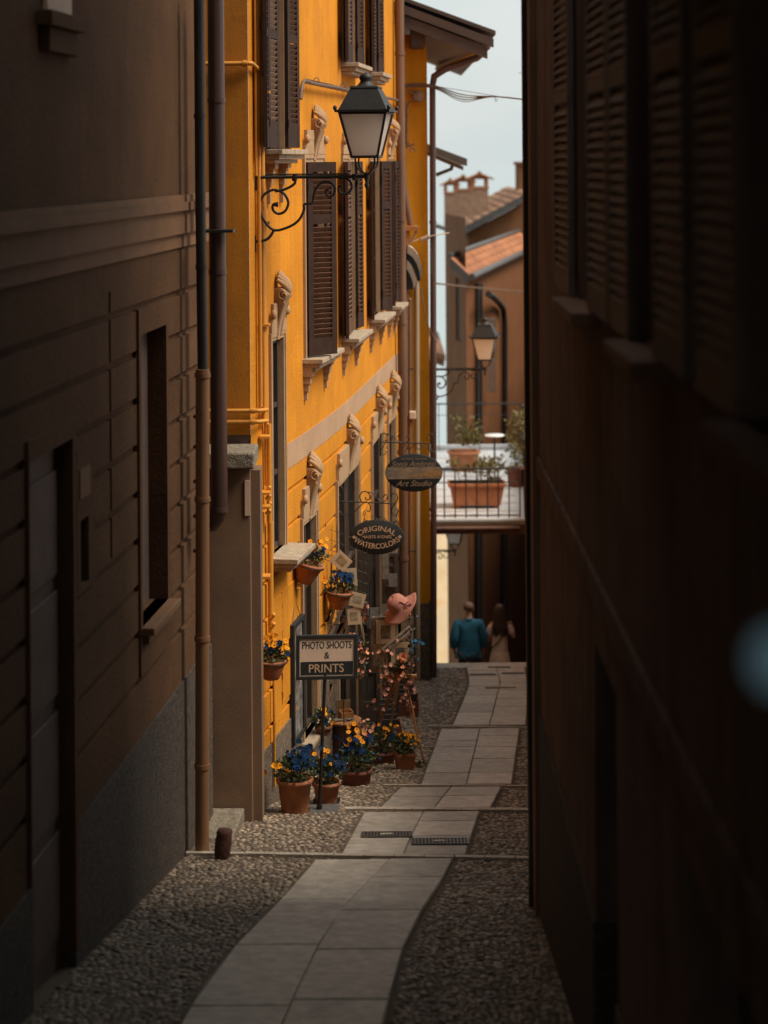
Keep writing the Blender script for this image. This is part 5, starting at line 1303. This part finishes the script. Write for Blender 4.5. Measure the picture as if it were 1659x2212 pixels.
# leaning framed canvases edge-on left of the easel
m=MB(); a=PY(777,1330,21.8); m.hexa([PY(776,1330,21.8),PY(781,1330,21.8),PY(781,1330,21.85),PY(776,1330,21.85)],[PY(784,1385,21.8),PY(789,1385,21.8),PY(789,1385,21.85),PY(784,1385,21.85)]); m.hexa([PY(784,1385,21.8),PY(789,1385,21.8),PY(789,1385,21.85),PY(784,1385,21.85)],[PY(782,1408,21.8),PY(786,1408,21.8),PY(786,1408,21.85),PY(782,1408,21.85)])
tag(m.build('bent_card',Mt['paper']),'narrow pale bent card stuck upright beside the pink blossom','card')
# hat
c=PY(858,1322,Ye-.02); e=empty('sun_hat',c,'floppy pink straw sun hat with a ribbon bow on top of the print display','hat')
HM=Matrix.Translation(PY(862,1309,Ye-.05))@Matrix.Rotation(R(-40),4,'Y')@Matrix.Rotation(R(18),4,'X')
mb=MB(); n=48; prof=[(0,.135),(.04,.133),(.075,.12),(.098,.095),(.108,.06),(.112,.02),(.115,0),(.135,-.004),(.165,-.010),(.195,-.014),(.22,-.010)]
vs=[];fs=[]
for (r_,z) in prof:
    for k in range(n):
        a=2*pi*k/n; rr=r_; zz=z
        if r_>.116: f_=(r_-.116)/.104; zz+=f_*(-.04+.03*math.cos(2*a+.6)+.008*math.cos(5*a)); rr=r_*(1+.08*math.cos(a*2))
        vs.append((rr*math.cos(a),rr*math.sin(a),zz))
for i in range(len(prof)-1):
    for k in range(n): fs.append((i*n+k,i*n+(k+1)%n,(i+1)*n+(k+1)%n,(i+1)*n+k))
mb.add(vs,fs,0,True,HM); o=mb.build('straw',Mt['hatpink'],e); sdm=o.modifiers.new('thickness','SOLIDIFY'); sdm.thickness=.004
mb=MB(); mb.lathe([(.113,.0),(.116,.0),(.114,.03),(.111,.03)],32,HM)
bc=HM@Vector((.075,-.09,.02))
for sg in (-1,1):
    pts=smooth([bc,bc+Vector((.05*sg,-.02,.035)),bc+Vector((.075*sg,-.015,.0)),bc+Vector((.03*sg,-.01,-.02)),bc],5); mb.tube(pts,.014,6,None,0,.4)
    mb.tube(smooth([bc,bc+Vector((.02*sg+.02,-.02,-.05)),bc+Vector((.035*sg+.03,-.015,-.12))],5),.018,6,None,0,.3)
mb.ball(bc,.02,6); mb.build('ribbon',Mt['ribbon'],e)
# =============== blossom garlands
def garland(label,pts,n,cols,size,spread=.035,nl=1.0):
    P_=smooth(pts,8); c=P_[-1]; e=empty('blossom_garland',c,label,'garland')
    m=MB(); m.tube(P_,.004,5); 
    fm=MB(); bl={k:MB() for k in cols}
    for i in range(n):
        k=rg.random()*(len(P_)-1); i0=int(k); p=P_[i0].lerp(P_[min(i0+1,len(P_)-1)],k-i0); o_=Vector((rg.gauss(0,spread),rg.gauss(-.3,.8)*spread,rg.gauss(0,spread)))
        m.tube([p,p+o_],.002,4); bloom(bl[rg.choice(cols)],p+o_,(o_.x*12,-.8,o_.z*12+.2),size*rg.uniform(.7,1.2),rg,0,1,5,.35)
        for j in range(int(2*nl)): leaves(fm,p,spread*1.3,spread,spread*1.3,1,.04,rg)
    st=m.build('stem',Mt['wood_dark'],e); fm.build('foliage',Mt['leaf'],e)
    for k,v in bl.items():
        if v.f: v.build('blossom',[Mt[k],Mt['gold']],e)
q=lambda u,v,y=Ye-.08:PY(u,v,y)
garland('pink blossom twig pinned at the top left of the print display',[q(790,1345,22),q(784,1325,22),q(783,1312,22),q(795,1300,22)],12,['pink'],.030,.045)
garland('blossom garland climbing the left leg of the easel',[q(812,1530),q(822,1500),q(838,1470),q(832,1430),q(836,1395)],22,['pink','pink','peach'],.022,.055)
garland('dense pink blossom wound round the easel head',[q(826,1480),q(845,1462),q(860,1455),q(872,1468)],20,['pink','peach'],.024,.06)
garland('single large peach rose with small buds at the easel head',[q(868,1460),q(866,1440),q(870,1425)],5,['peach'],.026,.03)
e=empty('artificial_rose',q(870,1420),'large open peach rose at the head of the easel','flower'); m=MB()
for i in range(4): bloom(m,q(870,1420)+Vector((0,-.01*i,0)),(0,-1,.35),.055-.011*i,rg,0,None,6,.3+.25*i)
m.build('petals',Mt['peach'],e); m=MB(); leaves(m,q(868,1436),.05,.04,.06,70,.05,rg); m.build('foliage',Mt['leaf'],e)
garland('sparse blue flower spray hanging on the right of the display',[q(878,1340),q(888,1352),q(886,1375),q(889,1400),q(886,1430)],14,['bright_blue','blue'],.020,.05)
garland('pale pink blossom string drooping at the right of the easel',[q(889,1432),q(886,1470),q(884,1500),q(873,1518),q(893,1525)],30,['pink'],.021,.03)
garland('blue flower branch poking out right toward the dark downpipe',[q(884,1392),q(897,1388),q(905,1380),q(914,1396)],5,['bright_blue'],.022,.02,.3)
garland('dark mixed flower garland behind the right edge of the sign',[q(768,1375,21.2),q(780,1395,21.2),q(776,1430,21.2),q(782,1455,21.2)],40,['pink','blue','peach'],.020,.05)
garland('white and pink blossom cascade beside the round table',[q(786,1560,21),q(790,1580,21),q(780,1600,21),q(772,1630,21)],40,['pink','peach','pink'],.026,.055)
garland('low tangle of blue flowers behind the small pots',[q(742,1640,20.8),q(765,1632,20.8),q(792,1645,20.8),q(800,1655,20.8)],55,['blue','blue','bright_blue'],.024,.07,2)
# =============== round table with trays, crates
tc=PY(744,1553,21.9); gb=gz(21.9)
e=empty('round_table',Vector((tc.x,21.9,gb)),'small round wooden table with a dark skirt beside the shop wall','table')
m=MB(); M=Matrix.Translation(tc); m.lathe([(0,-.03),(.19,-.03),(.2,-.02),(.2,-.005),(.19,0),(0,0)],36,M); m.build('table_top',Mt['wood'],e)
m=MB(); m.lathe([(.175+.012*(i%2),0) for i in range(0)]+[(.17,-.031),(.175,gb-tc.z+.02)],28,M); m.build('skirt',Mt['wood_dark'],e)
m=MB()
for i in range(7): 
    M2=M@T3(rg.uniform(-.08,.08),rg.uniform(-.08,.08),.004+i*.004)@Matrix.Rotation(rg.uniform(0,3),4,'Z'); m.box(-.07,.07,-.05,.05,0,.003,M2)
tag(m.build('print_sleeves',Mt['sleeve']),'loose shiny plastic sleeves scattered on the round table','prints')
def crate(label,c,w,d,h,yaw,filler=True,m_='terra_dark'):
    e=empty('crate',c,label,'crate','wooden print crates under the easel'); M=Matrix.Translation(Vector(c))@Matrix.Rotation(yaw,4,'Z'); t_=.014
    m=MB(); m.box(-w/2,w/2,-d/2,-d/2+t_,0,h,M); m.box(-w/2,w/2,d/2-t_,d/2,0,h*1.15,M); m.box(-w/2,-w/2+t_,-d/2+t_,d/2-t_,0,h*1.08,M); m.box(w/2-t_,w/2,-d/2+t_,d/2-t_,0,h*1.08,M); m.box(-w/2+t_,w/2-t_,-d/2+t_,d/2-t_,.005,.02,M); m.build('box',Mt[m_],e,bevel=.003)
    if filler:
        for i in range(5):
            y=-d/2+.05+i*(d-.1)/5; m=MB(); S=M@T3(0,y,.03)@Matrix.Rotation(-.18,4,'X'); hh=h*1.25+.05*i; m.box(-w/2+.03,w/2-.04-.01*i,0,.008,0,hh,S); m.build('print_folder',Mt['black_board'],e)
            m=MB(); m.box(-w/2+.03,w/2-.04-.01*i,-.001,.009,hh+.0005,hh+.006,S); m.build('folder_edge',Mt['sleeve'],e)
gA=G(838,1606); crate('low dark red crate of black print folders behind the easel legs',gA+Vector((0,.15,0)),.33,.30,.19,.05)
gB=G(876,1548); crate('higher crate of black folders farther back at the right easel leg',gB+Vector((0,.12,0)),.36,.32,.21,-.05)
tb=tc+Vector((.02,.02,.012)); crate('little orange wood tray on the round table',tb,.15,.13,.07,.3,False,'wood')
panel('mounted_print','cellophane wrapped cream print leaning at the back of the round table',724,757,1512,1545,22.0,mat('wrapped_print',(.40,.26,.13),.25,.35,16),None)
# =============== cables
gc='cables strung across the lane'
m=MB()
a=FA.a(643); pts=[FA.pt(FA.a(u),.07,FA.hit(u,v)[1]) for u,v in ((642,215),(645,192),(651,176),(668,181),(700,187),(725,191),(752,198))]
m.tube(smooth(pts,4),.021,7)
pts2=[FA.pt(FA.a(u),.07,FA.hit(u,v)[1]) for u,v in ((752,198),(800,208),(846,216),(862,222))]
m.tube(smooth(pts2,4),.02,7)
for u,v in ((677,181),(735,192)): 
    c=FA.pt(FA.a(u),.07,FA.hit(u,v)[1]); m.tube([c+Vector((.03*math.cos(k*.9),0,.03+.03*math.sin(k*.9))) for k in range(8)],.005,5)
for k in range(14):
    u=655+k*7; c=FA.pt(FA.a(u),.07,FA.hit(u,177+k*1.5)[1]); m.tube([c-Vector((0,0,.026)),c+Vector((0,0,.026))],.024,7)
tag(m.build('cable_bundle',Mt['cable']),'thick taped cable bundle running along the yellow wall behind the big lantern','cable')
q=lambda u,v,y=29.1:PY(u,v,y)
m=MB()
for i,(dv,sag) in enumerate(((0,4),(3,11),(6,18),(8,24))):
    m.tube(smooth([q(868,184+dv*.6),q(900,180+dv),q(930,183+dv*.8),q(955,190+dv),q(985,198+sag*.7),q(1010,203+sag*.7),q(1040,207+sag*.25),q(1075,209,28.),q(1150,217,26.)],5),.010 if i<3 else .006,6)
m.tube([q(865,182),q(940,186),q(1075,208,28.)],.004,4); m.tube(smooth([q(1069,209,28.),q(1070,218,28),q(1073,218,28),q(1074,212,28)],3),.004,4)
tag(m.build('overhead_cables',Mt['cable']),'loose bunch of cables sagging across the sky from the corner house',"cable",gc)
m=MB(); m.tube(smooth([q(893,214),q(884,222),q(879,240),q(878,270),q(877,300),q(880,318)],5),.016,6)
for v in range(225,320,7): c=q(878.5,v); m.tube([c-Vector((.0,0,.012)),c+Vector((.0,0,.012))],.026,6)
rr=random.Random(2)
for k in range(16): c=q(884,312+k%5); m.tube([c,c+Vector((rr.uniform(-.06,.1),rr.uniform(-.05,0),rr.uniform(-.12,.08)))],.005,4)
for k in range(12): c=q(870+rr.uniform(0,28),195+rr.uniform(0,12)); m.tube([c,c+Vector((rr.uniform(-.06,.06),-.03,rr.uniform(-.06,.06)))],.006,4)
tag(m.build('frayed_cable',Mt['cable']),'clamped cable ending in a frayed tuft on the corner house','cable')
m=MB(); m.tube(smooth([q(878,540,28.9),q(887,522,28.9),q(898,502,28.9),q(905,489,28.9)],5),.014,6)
for k in range(9): c=q(885+k*2.3,528-k*4.6,28.88); m.tube([c,c+Vector((.035,0,.02))],.007,4)
m.tube([q(884,525,28.9),q(905,517,28.9),q(925,511,29.1),q(942,508,29.1),q(970,503,33)],.010,6); m.tube([q(909,518,28.9),q(927,511,28.9)],.035,8)
tag(m.build('cable_joint',Mt['pipe_grey']),'pale splice joint and cleated cable above the striped awning','cable')
m=MB(); m.tube([q(940,612,34),q(1010,620,44),q(1142,632,44)],.018,5); tag(m.build('thin_cable',Mt['cable']),'single thin dark cable crossing in front of the sienna house','cable',gc)
m=MB(); m.tube(smooth([q(901,590,28.9),q(912,640,28.9),q(920,690,28.9),q(934,722,29),q(944,740,29)],5),.008,5); tag(m.build('dangling_wire',Mt['cable']),'slack wire dangling beside the metal downpipes of the corner house','cable')
m=MB(); p=PY(1133,157,40); m.tube([PY(1120,157,40),PY(1160,158,40)],.007,4); m.tube([PY(1150,120,40),PY(1150,700,40)],.012,5); tag(m.build('antenna',Mt['steel']),'tip of a thin television antenna at the top right of the sky','antenna')
# black cable junction shelf
m=MB(); a=q(871,488,28.95); b=q(900,545,28.95); m.box(a.x,a.x+.10,28.9,29.2,b.z,a.z); m.box(q(869,490).x,q(903,490).x,28.85,29.2,q(880,497).z,q(880,488).z) ; tag(m.build('meter_box',mat('orange_metal_box',(.40,.15,.04),.6,.3,6)),'small rusty orange box on the corner house above the awning','box')
# =============== striped awning
e=empty('striped_awning',PY(880,625,28.7),'small curved awning with cream and black stripes on the corner house','awning')
C=[[(881,530),(893,537),(903,550),(910,568),(912,590)],[(880,547),(891,555),(900,569),(906,588),(908,606)],[(879,562),(888,572),(895,588),(899,600),(901,607)],[(878,580),(884,590),(889,602),(892,612),(893,625)],[(878,600),(878,605),(878,612),(878,618),(878,625)]]
for i in range(4):
    m=MB(); vs=[]
    for (u,v) in C[i]: vs+=[q(u,v,28.75)]
    for (u,v) in C[i+1]: vs+=[q(u,v,28.75+.02)]
    b_=[p+Vector((0,.45,0)) for p in vs]
    n=5; fs=[(k,k+1,n+k+1,n+k) for k in range(4)]; m.add(vs+b_,fs+[(2*n+k,2*n+k+1,k+1,k) for k in range(4)]+[(n-1,2*n-1,4*n-1,3*n-1)],0)
    m.build('stripe',Mt['awn_w'] if i%2==0 else Mt['black_board'],e)
# =============== drain grates
def grate(label,u,v,w,d,nb=16,pale=False,group='drain grates set in the path'):
    c=G(u,v); e=empty('drain_grate',c,label,'drain grate',group); sl=math.atan((gz(c.y+.1)-gz(c.y-.1))/.2); M=Matrix.Translation(c+Vector((0,0,.033)))@Matrix.Rotation(sl,4,'X')
    m=MB(); m.box(-w/2,w/2,-d/2,d/2,0,.003,M); m.build('pit',Mt['pit'],e)
    m=MB(); f=.014
    m.box(-w/2,w/2,-d/2,-d/2+f,.0035,.012,M); m.box(-w/2,w/2,d/2-f,d/2,.0035,.012,M); m.box(-w/2,-w/2+f,-d/2+f,d/2-f,.0035,.012,M); m.box(w/2-f,w/2,-d/2+f,d/2-f,.0035,.012,M); m.build('frame',Mt['grate'] if not pale else Mt['curb'],e)
    m=MB()
    for i in range(1,nb): x=-w/2+w*i/nb; m.box(x-w/nb*.25,x+w/nb*.25,-d/2+f,d/2-f,.0035,.010,M)
    for j in (1,2,3): y=-d/2+d*j/4; m.box(-w/2+f,w/2-f,y-.008,y+.008,.0037,.0104,M)
    m.build('bars',Mt['grate'] if not pale else Mt['curb'],e)
    m=MB(); m.box(-.06,.05,-.03,.03,.011,.015,M@Matrix.Rotation(.2,4,'Z')); m.build('pale_scrap',Mt['curb'],e) if not pale and nb==16 else None
grate('left iron drain grate, side by side pair on the near path',836,1812,.46,.24)
grate('right iron drain grate, side by side pair on the near path',950,1827,.50,.25)
grate('pale slotted drain near the crest of the lane',1081,1490,.46,.10,7,True)
grate('faint drain slot on the left slab at the very crest',1043,1462,.42,.10,10); grate('faint drain slot on the right slab at the very crest',1108,1459,.36,.10,9); grate('topmost drain slot where the steps begin',1078,1446,.36,.09,8)
# =============== things on the terrace
zT=zt
def tp_(u,Y): 
    p=PY(u,1000,Y); return Vector((p.x,Y,zT+.012))
rg=random.Random(23)
c=tp_(1029,38.6); e=empty('trough_planter',c,'long terracotta trough planter with feet behind the front terrace railing','planter')
k=1/106.; w=.56; h=.50; m=MB(); M=Matrix.Translation(c)
m.hexa([(-w*.86,-.2,.05),(w*.86,-.2,.05),(w*.86,.2,.05),(-w*.86,.2,.05)],[(-w,-.24,h),(w,-.24,h),(w,.24,h),(-w,.24,h)],0,M); m.box(-w*1.05,w*1.05,-.27,.27,h-.07,h,M); m.box(-w*.8,-w*.6,-.18,.18,0,.049,M); m.box(w*.6,w*.8,-.18,.18,0,.049,M)
m.build('trough',Mt['terra'],e,bevel=.012)
m=MB(); 
for i in range(9):
    x=rg.uniform(-.35,.4); pts=smooth([(x,0,h),(x*1.2,rg.uniform(-.1,.1),h+.2),(x*1.5+rg.uniform(-.1,.1),rg.uniform(-.2,.2),h+.45)],3); m.tube(pts,.008,5,M); 
m.build('stem',Mt['leaf_olive'],e); m=MB()
for i in range(16): leaves(m,M@Vector((rg.uniform(-.45,.55),rg.uniform(-.2,.2),h+rg.uniform(.15,.55))),.14,.14,.1,34,.075,rg)
m.build('foliage',Mt['leaf_olive'],e)
c=tp_(1002,43.2); e=empty('terrace_pot',c,'terracotta pot with a tall dark plant at the back left of the terrace','flower pot'); M=Matrix.Translation(c); pot_mesh(.36,.42,M,.8).build('pot',Mt['terra'],e); m=MB()
for i in range(12): leaves(m,M@Vector((rg.uniform(-.15,.3),rg.uniform(-.2,.2),rg.uniform(.5,1.2))),.15,.16,.16,20,.11,rg)
m.build('foliage',Mt['leaf_olive'],e)
c=tp_(1114,41.); e=empty('terrace_pot',c,'bushy orange green shrub in a dark pot at the right end of the terrace','flower pot'); M=Matrix.Translation(c); pot_mesh(.2,.4,M,.8).build('pot',Mt['terra_dark'],e); m=MB()
for i in range(16): leaves(m,M@Vector((rg.uniform(-.12,.18),rg.uniform(-.2,.2),rg.uniform(.45,1.5))),.13,.13,.14,26,.09,rg)
m.build('foliage',Mt['leaf_olive'],e)
Yt=42.; c=PY(1068,939,Yt); e=empty('bistro_table',Vector((c.x,Yt,zT)),'small round white topped table standing on the terrace','table'); m=MB(); M=Matrix.Translation(c); m.lathe([(0,-.03),(.21,-.03),(.22,-.015),(.21,0),(0,0)],28,M); m.build('table_top',mat('white_table_top',(.75,.76,.76),.3,.05,5),e)
m=MB(); m.tube([c-Vector((0,0,.03)),Vector((c.x,Yt,zT+.02))],.02,8); m.lathe([(0,0),(.16,0),(.15,.02),(0,.03)],20,Matrix.Translation((c.x,Yt,zT))); m.build('pedestal',Mt['iron'],e)
# =============== two people walking down the steps, seen from behind
def skin_bake(vs,es,rad,root=0,sub=2):
    me=bpy.data.meshes.new('figure'); me.from_pydata([tuple(v) for v in vs],es,[]); ob=bpy.data.objects.new('figure',me); col.objects.link(ob)
    md=ob.modifiers.new('skin','SKIN'); md.use_smooth_shade=True; md.branch_smoothing=.6
    if not me.skin_vertices: 
        bpy.context.view_layer.objects.active=ob; bpy.ops.mesh.customdata_skin_add()
    L_=me.skin_vertices[0].data
    for i,r in enumerate(rad): L_[i].radius=r if isinstance(r,tuple) else (r,r)
    for i in range(len(vs)): L_[i].use_root=(i==root)
    sb=ob.modifiers.new('sub','SUBSURF'); sb.levels=sub; sb.render_levels=sub
    dg=bpy.context.evaluated_depsgraph_get(); dg.update(); m2=bpy.data.meshes.new_from_object(ob.evaluated_get(dg))
    out=([v.co.copy() for v in m2.vertices],[tuple(p.vertices) for p in m2.polygons])
    bpy.data.objects.remove(ob); bpy.data.meshes.remove(me); bpy.data.meshes.remove(m2); return out
def figure(label,loc,H_,yaw,female=False):
    k=H_/1.78; e=empty('person',loc,label,'person'); M=Matrix.Translation(Vector(loc))@Matrix.Rotation(yaw,4,'Z')@Matrix.Scale(k,4)
    sh=.19 if not female else .165; hp=.10
    J={'pelvis':(0,0,.95),'waist':(0,.0,1.08),'chest':(0,.01,1.28),'upper':(0,0,1.42),'neck':(0,.01,1.50),'neck2':(0,.02,1.56),'jaw':(0,.035,1.61),'head':(0,.02,1.68),'crown':(0,.015,1.745)}
    for s_,n in ((-1,'l'),(1,'r')):
        fw=.16*s_   # stride
        J['hip'+n]=(hp*s_,0,.90); J['knee'+n]=(hp*s_*1.05,.10+fw*.5,.50-.02*s_); J['ankle'+n]=(hp*s_*1.05,fw-.02,.09 if s_>0 else .12); J['toe'+n]=(hp*s_*1.15,fw+.16,.035)
        J['sho'+n]=(sh*s_,0,1.42); J['elb'+n]=((sh+.075)*s_,-.04+.04*s_,1.13); 
        J['wri'+n]=((sh+.06)*s_,.10,.90); J['palm'+n]=((sh+.05)*s_,.125,.83)
    if female:
        J['elbl']=(-(sh+.06),.02,1.13); J['wril']=(-.20,.20,1.05); J['palml']=(-.17,.27,1.08)
        J['elbr']=(sh+.10,.0,1.16); J['wrir']=(sh+.10,.16,1.28); J['palmr']=(sh+.08,.2,1.35)
    names=list(J); ix={n:i for i,n in enumerate(names)}
    E=[('pelvis','waist'),('waist','chest'),('chest','upper'),('upper','neck'),('neck','neck2'),('neck2','jaw'),('jaw','head'),('head','crown')]
    for n in 'lr': E+=[('pelvis','hip'+n),('hip'+n,'knee'+n),('knee'+n,'ankle'+n),('ankle'+n,'toe'+n),('upper','sho'+n),('sho'+n,'elb'+n),('elb'+n,'wri'+n),('wri'+n,'palm'+n)]
    Rd={'pelvis':(.13,.10),'waist':(.125,.095),'chest':(.15,.11),'upper':(.12,.09),'neck':.058,'neck2':.055,'jaw':(.062,.075),'head':(.078,.092),'crown':(.05,.06)}
    for n in 'lr': Rd.update({'hip'+n:.09,'knee'+n:.056,'ankle'+n:.04,'toe'+n:(.04,.03),'sho'+n:.055,'elb'+n:.043,'wri'+n:.028,'palm'+n:(.036,.018)})
    sc_=.86 if female else 1.
    vs,fs=skin_bake([J[n] for n in names],[(ix[a],ix[b]) for a,b in E],[tuple(x*sc_ for x in Rd[n]) if isinstance(Rd[n],tuple) else Rd[n]*sc_ for n in names],ix['pelvis'],2)
    mb=MB(); mb.add(vs,fs,0,True,M)
    for s_ in (-1,1): mb.ball((.083*s_*sc_,.01,1.655),.03,6,0,.35,.7,1.1,M)       # ears
    mb.tube([(0,.10*sc_,1.67),(0,.135*sc_,1.635),(0,.105*sc_,1.628)],.012,6,M)      # nose
    mb.tube([(-.022,.112*sc_,1.602),(.022,.112*sc_,1.602)],.006,5,M)                # mouth
    for s_ in (-1,1): mb.ball((.032*s_,.103*sc_,1.675),.011,6,0,1,.6,.7,M)
    # fingers
    for n,s_ in (('l',-1),('r',1)):
        p=Vector(J['palm'+n]); w_=Vector(J['wri'+n]); d=(p-w_).normalized(); side=Vector((0,1,0)).cross(d).normalized() if abs(d.y)<.8 else Vector((1,0,0))
        fwd=d.cross(Vector((1,0,0))).normalized()
        for i,(o_,L_) in enumerate(((-.024,.055),(-.008,.068),(.008,.072),(.023,.064))):
            b=p+fwd*o_+d*.012; c1=b+d*L_*.45; c2=c1+(d*.8+Vector((-s_,0,0))*.35).normalized()*L_*.33; c3=c2+(d*.5+Vector((-s_,0,0))*.8).normalized()*L_*.28
            mb.tube([b-d*.02,b,c1,c2,c3],[.009,.0088,.0082,.0075,.0055],6,M)
        b=p-d*.03+fwd*-.026; mb.tube([b,b+fwd*-.02+d*.022,b+fwd*-.028+d*.048],[.010,.009,.0065],6,M)
    mb.build('body',Mt['skin'],e)
    # clothes
    def garment(name,pts,es,rad,m_,root=0,extra=None):
        vs,fs=skin_bake(pts,es,rad,root,2); g=MB(); g.add(vs,fs,0,True,M)
        if extra: extra(g)
        return g.build(name,Mt[m_],e)
    j=lambda n:J[n]
    def mid(a,b,t_): return tuple(Vector(J[a]).lerp(Vector(J[b]),t_))
    if not female:
        pts=[(0,0,.86),(0,0,1.02),(0,0,1.20),(0,.01,1.38),(0,.0,1.465),(-.19,0,1.43),(-.262,-.05,1.14),(-.258,.06,.96),(.19,0,1.43),(.262,.0,1.14),(.258,.07,.96)]
        garment('shirt',pts,[(0,1),(1,2),(2,3),(3,4),(3,5),(5,6),(6,7),(3,8),(8,9),(9,10)],[(.225,.16),(.215,.155),(.215,.15),(.21,.14),(.125,.09),.105,.085,.07,.105,.085,.07],'teal',1)
        g=MB(); g.lathe([(.075,1.455),(.082,1.47),(.072,1.51),(.066,1.50)],20,M@T3(0,.005,0)); g.build('collar',Mt['teal'],e)
        garment('trousers',[(0,0,.94),(-.095,0,.86),(-.105,.02,.5),(-.105,-.17,.13),(.095,0,.86),(.105,.18,.5),(.105,.14,.11)],[(0,1),(1,2),(2,3),(0,4),(4,5),(5,6)],[(.165,.12),.105,.082,.068,.105,.082,.068],'navy')
        g=MB(); g.ball((0,.0,1.70),.094,10,0,1,1.1,.86,M); 
        o=g.build('hair',Mt['hair_grey'],e)
    else:
        pts=[(0,0,.88),(0,0,1.03),(0,0,1.2),(0,.01,1.36),(0,0,1.43),(-.155,0,1.405),(-.215,.02,1.2),(.155,0,1.405),(.235,.01,1.22)]
        garment('blouse',pts,[(0,1),(1,2),(2,3),(3,4),(3,5),(5,6),(3,7),(7,8)],[(.185,.14),(.16,.12),(.155,.115),(.14,.105),(.075,.06),.075,.07,.075,.07],'offwhite',1)
        garment('skirt',[(0,0,.98),(0,0,.8),(0,.01,.45)],[(0,1),(1,2)],[(.165,.125),(.20,.16),(.26,.22)],'offwhite')
        g=MB(); g.ball((0,-.005,1.695),.105,10,0,.95,1.08,.95,M)
        r3=random.Random(8)
        for i in range(60):
            a=r3.uniform(-.5*pi-1.35,-.5*pi+1.35); x=.088*math.cos(a); y=.1*math.sin(a); L_=r3.uniform(.38,.52)
            g.tube(smooth([(x*.7,y*.6,1.76),(x*1.12,y*1.1,1.66),(x*1.25+r3.uniform(-.02,.02),y*1.15-.01,1.5),(x*1.5+r3.uniform(-.03,.03),y*1.0-.05,1.36),(x*1.5+r3.uniform(-.05,.05),y*.9-.055,1.72-L_)],3),[.017]*9+[.016,.014,.01,.006],5,M)
        g.build('hair',Mt['hair_dark'],e)
        g=MB(); g.tube(smooth([(.15,-.06,1.45),(.10,-.12,1.3),(-.05,-.14,1.1),(-.19,-.05,.95)],4),.012,6,M,0,.5); g.build('bag_strap',Mt['navy'],e)
    for s_,y,z in ((-1,-.18,.12),(1,.14,.09)):
        g=MB(); g.ball((.105*s_,y+.06,z-.055),.05,8,0,.95,2.5,.9,M); g.build('shoe',Mt['wood_dark'],e)
    return e
def stair_z(y): return gz(30.55)-.005-.165*math.floor((y-30.5)/.357)
c=P(1012,1300,FP/34.2); H_=c.z-stair_z(34.2); print('man height',H_, 'woman',P(1078,1308,FP/34.5).z-stair_z(34.5))
figure('bald man in a loose teal shirt walking away down the steps',Vector((c.x,34.2,c.z-1.84)),1.84,0.)
c=P(1079,1306,FP/34.4); figure('long haired woman in a beige dress walking on the right of the man',Vector((c.x,34.4,c.z-1.72)),1.72,0.,True)
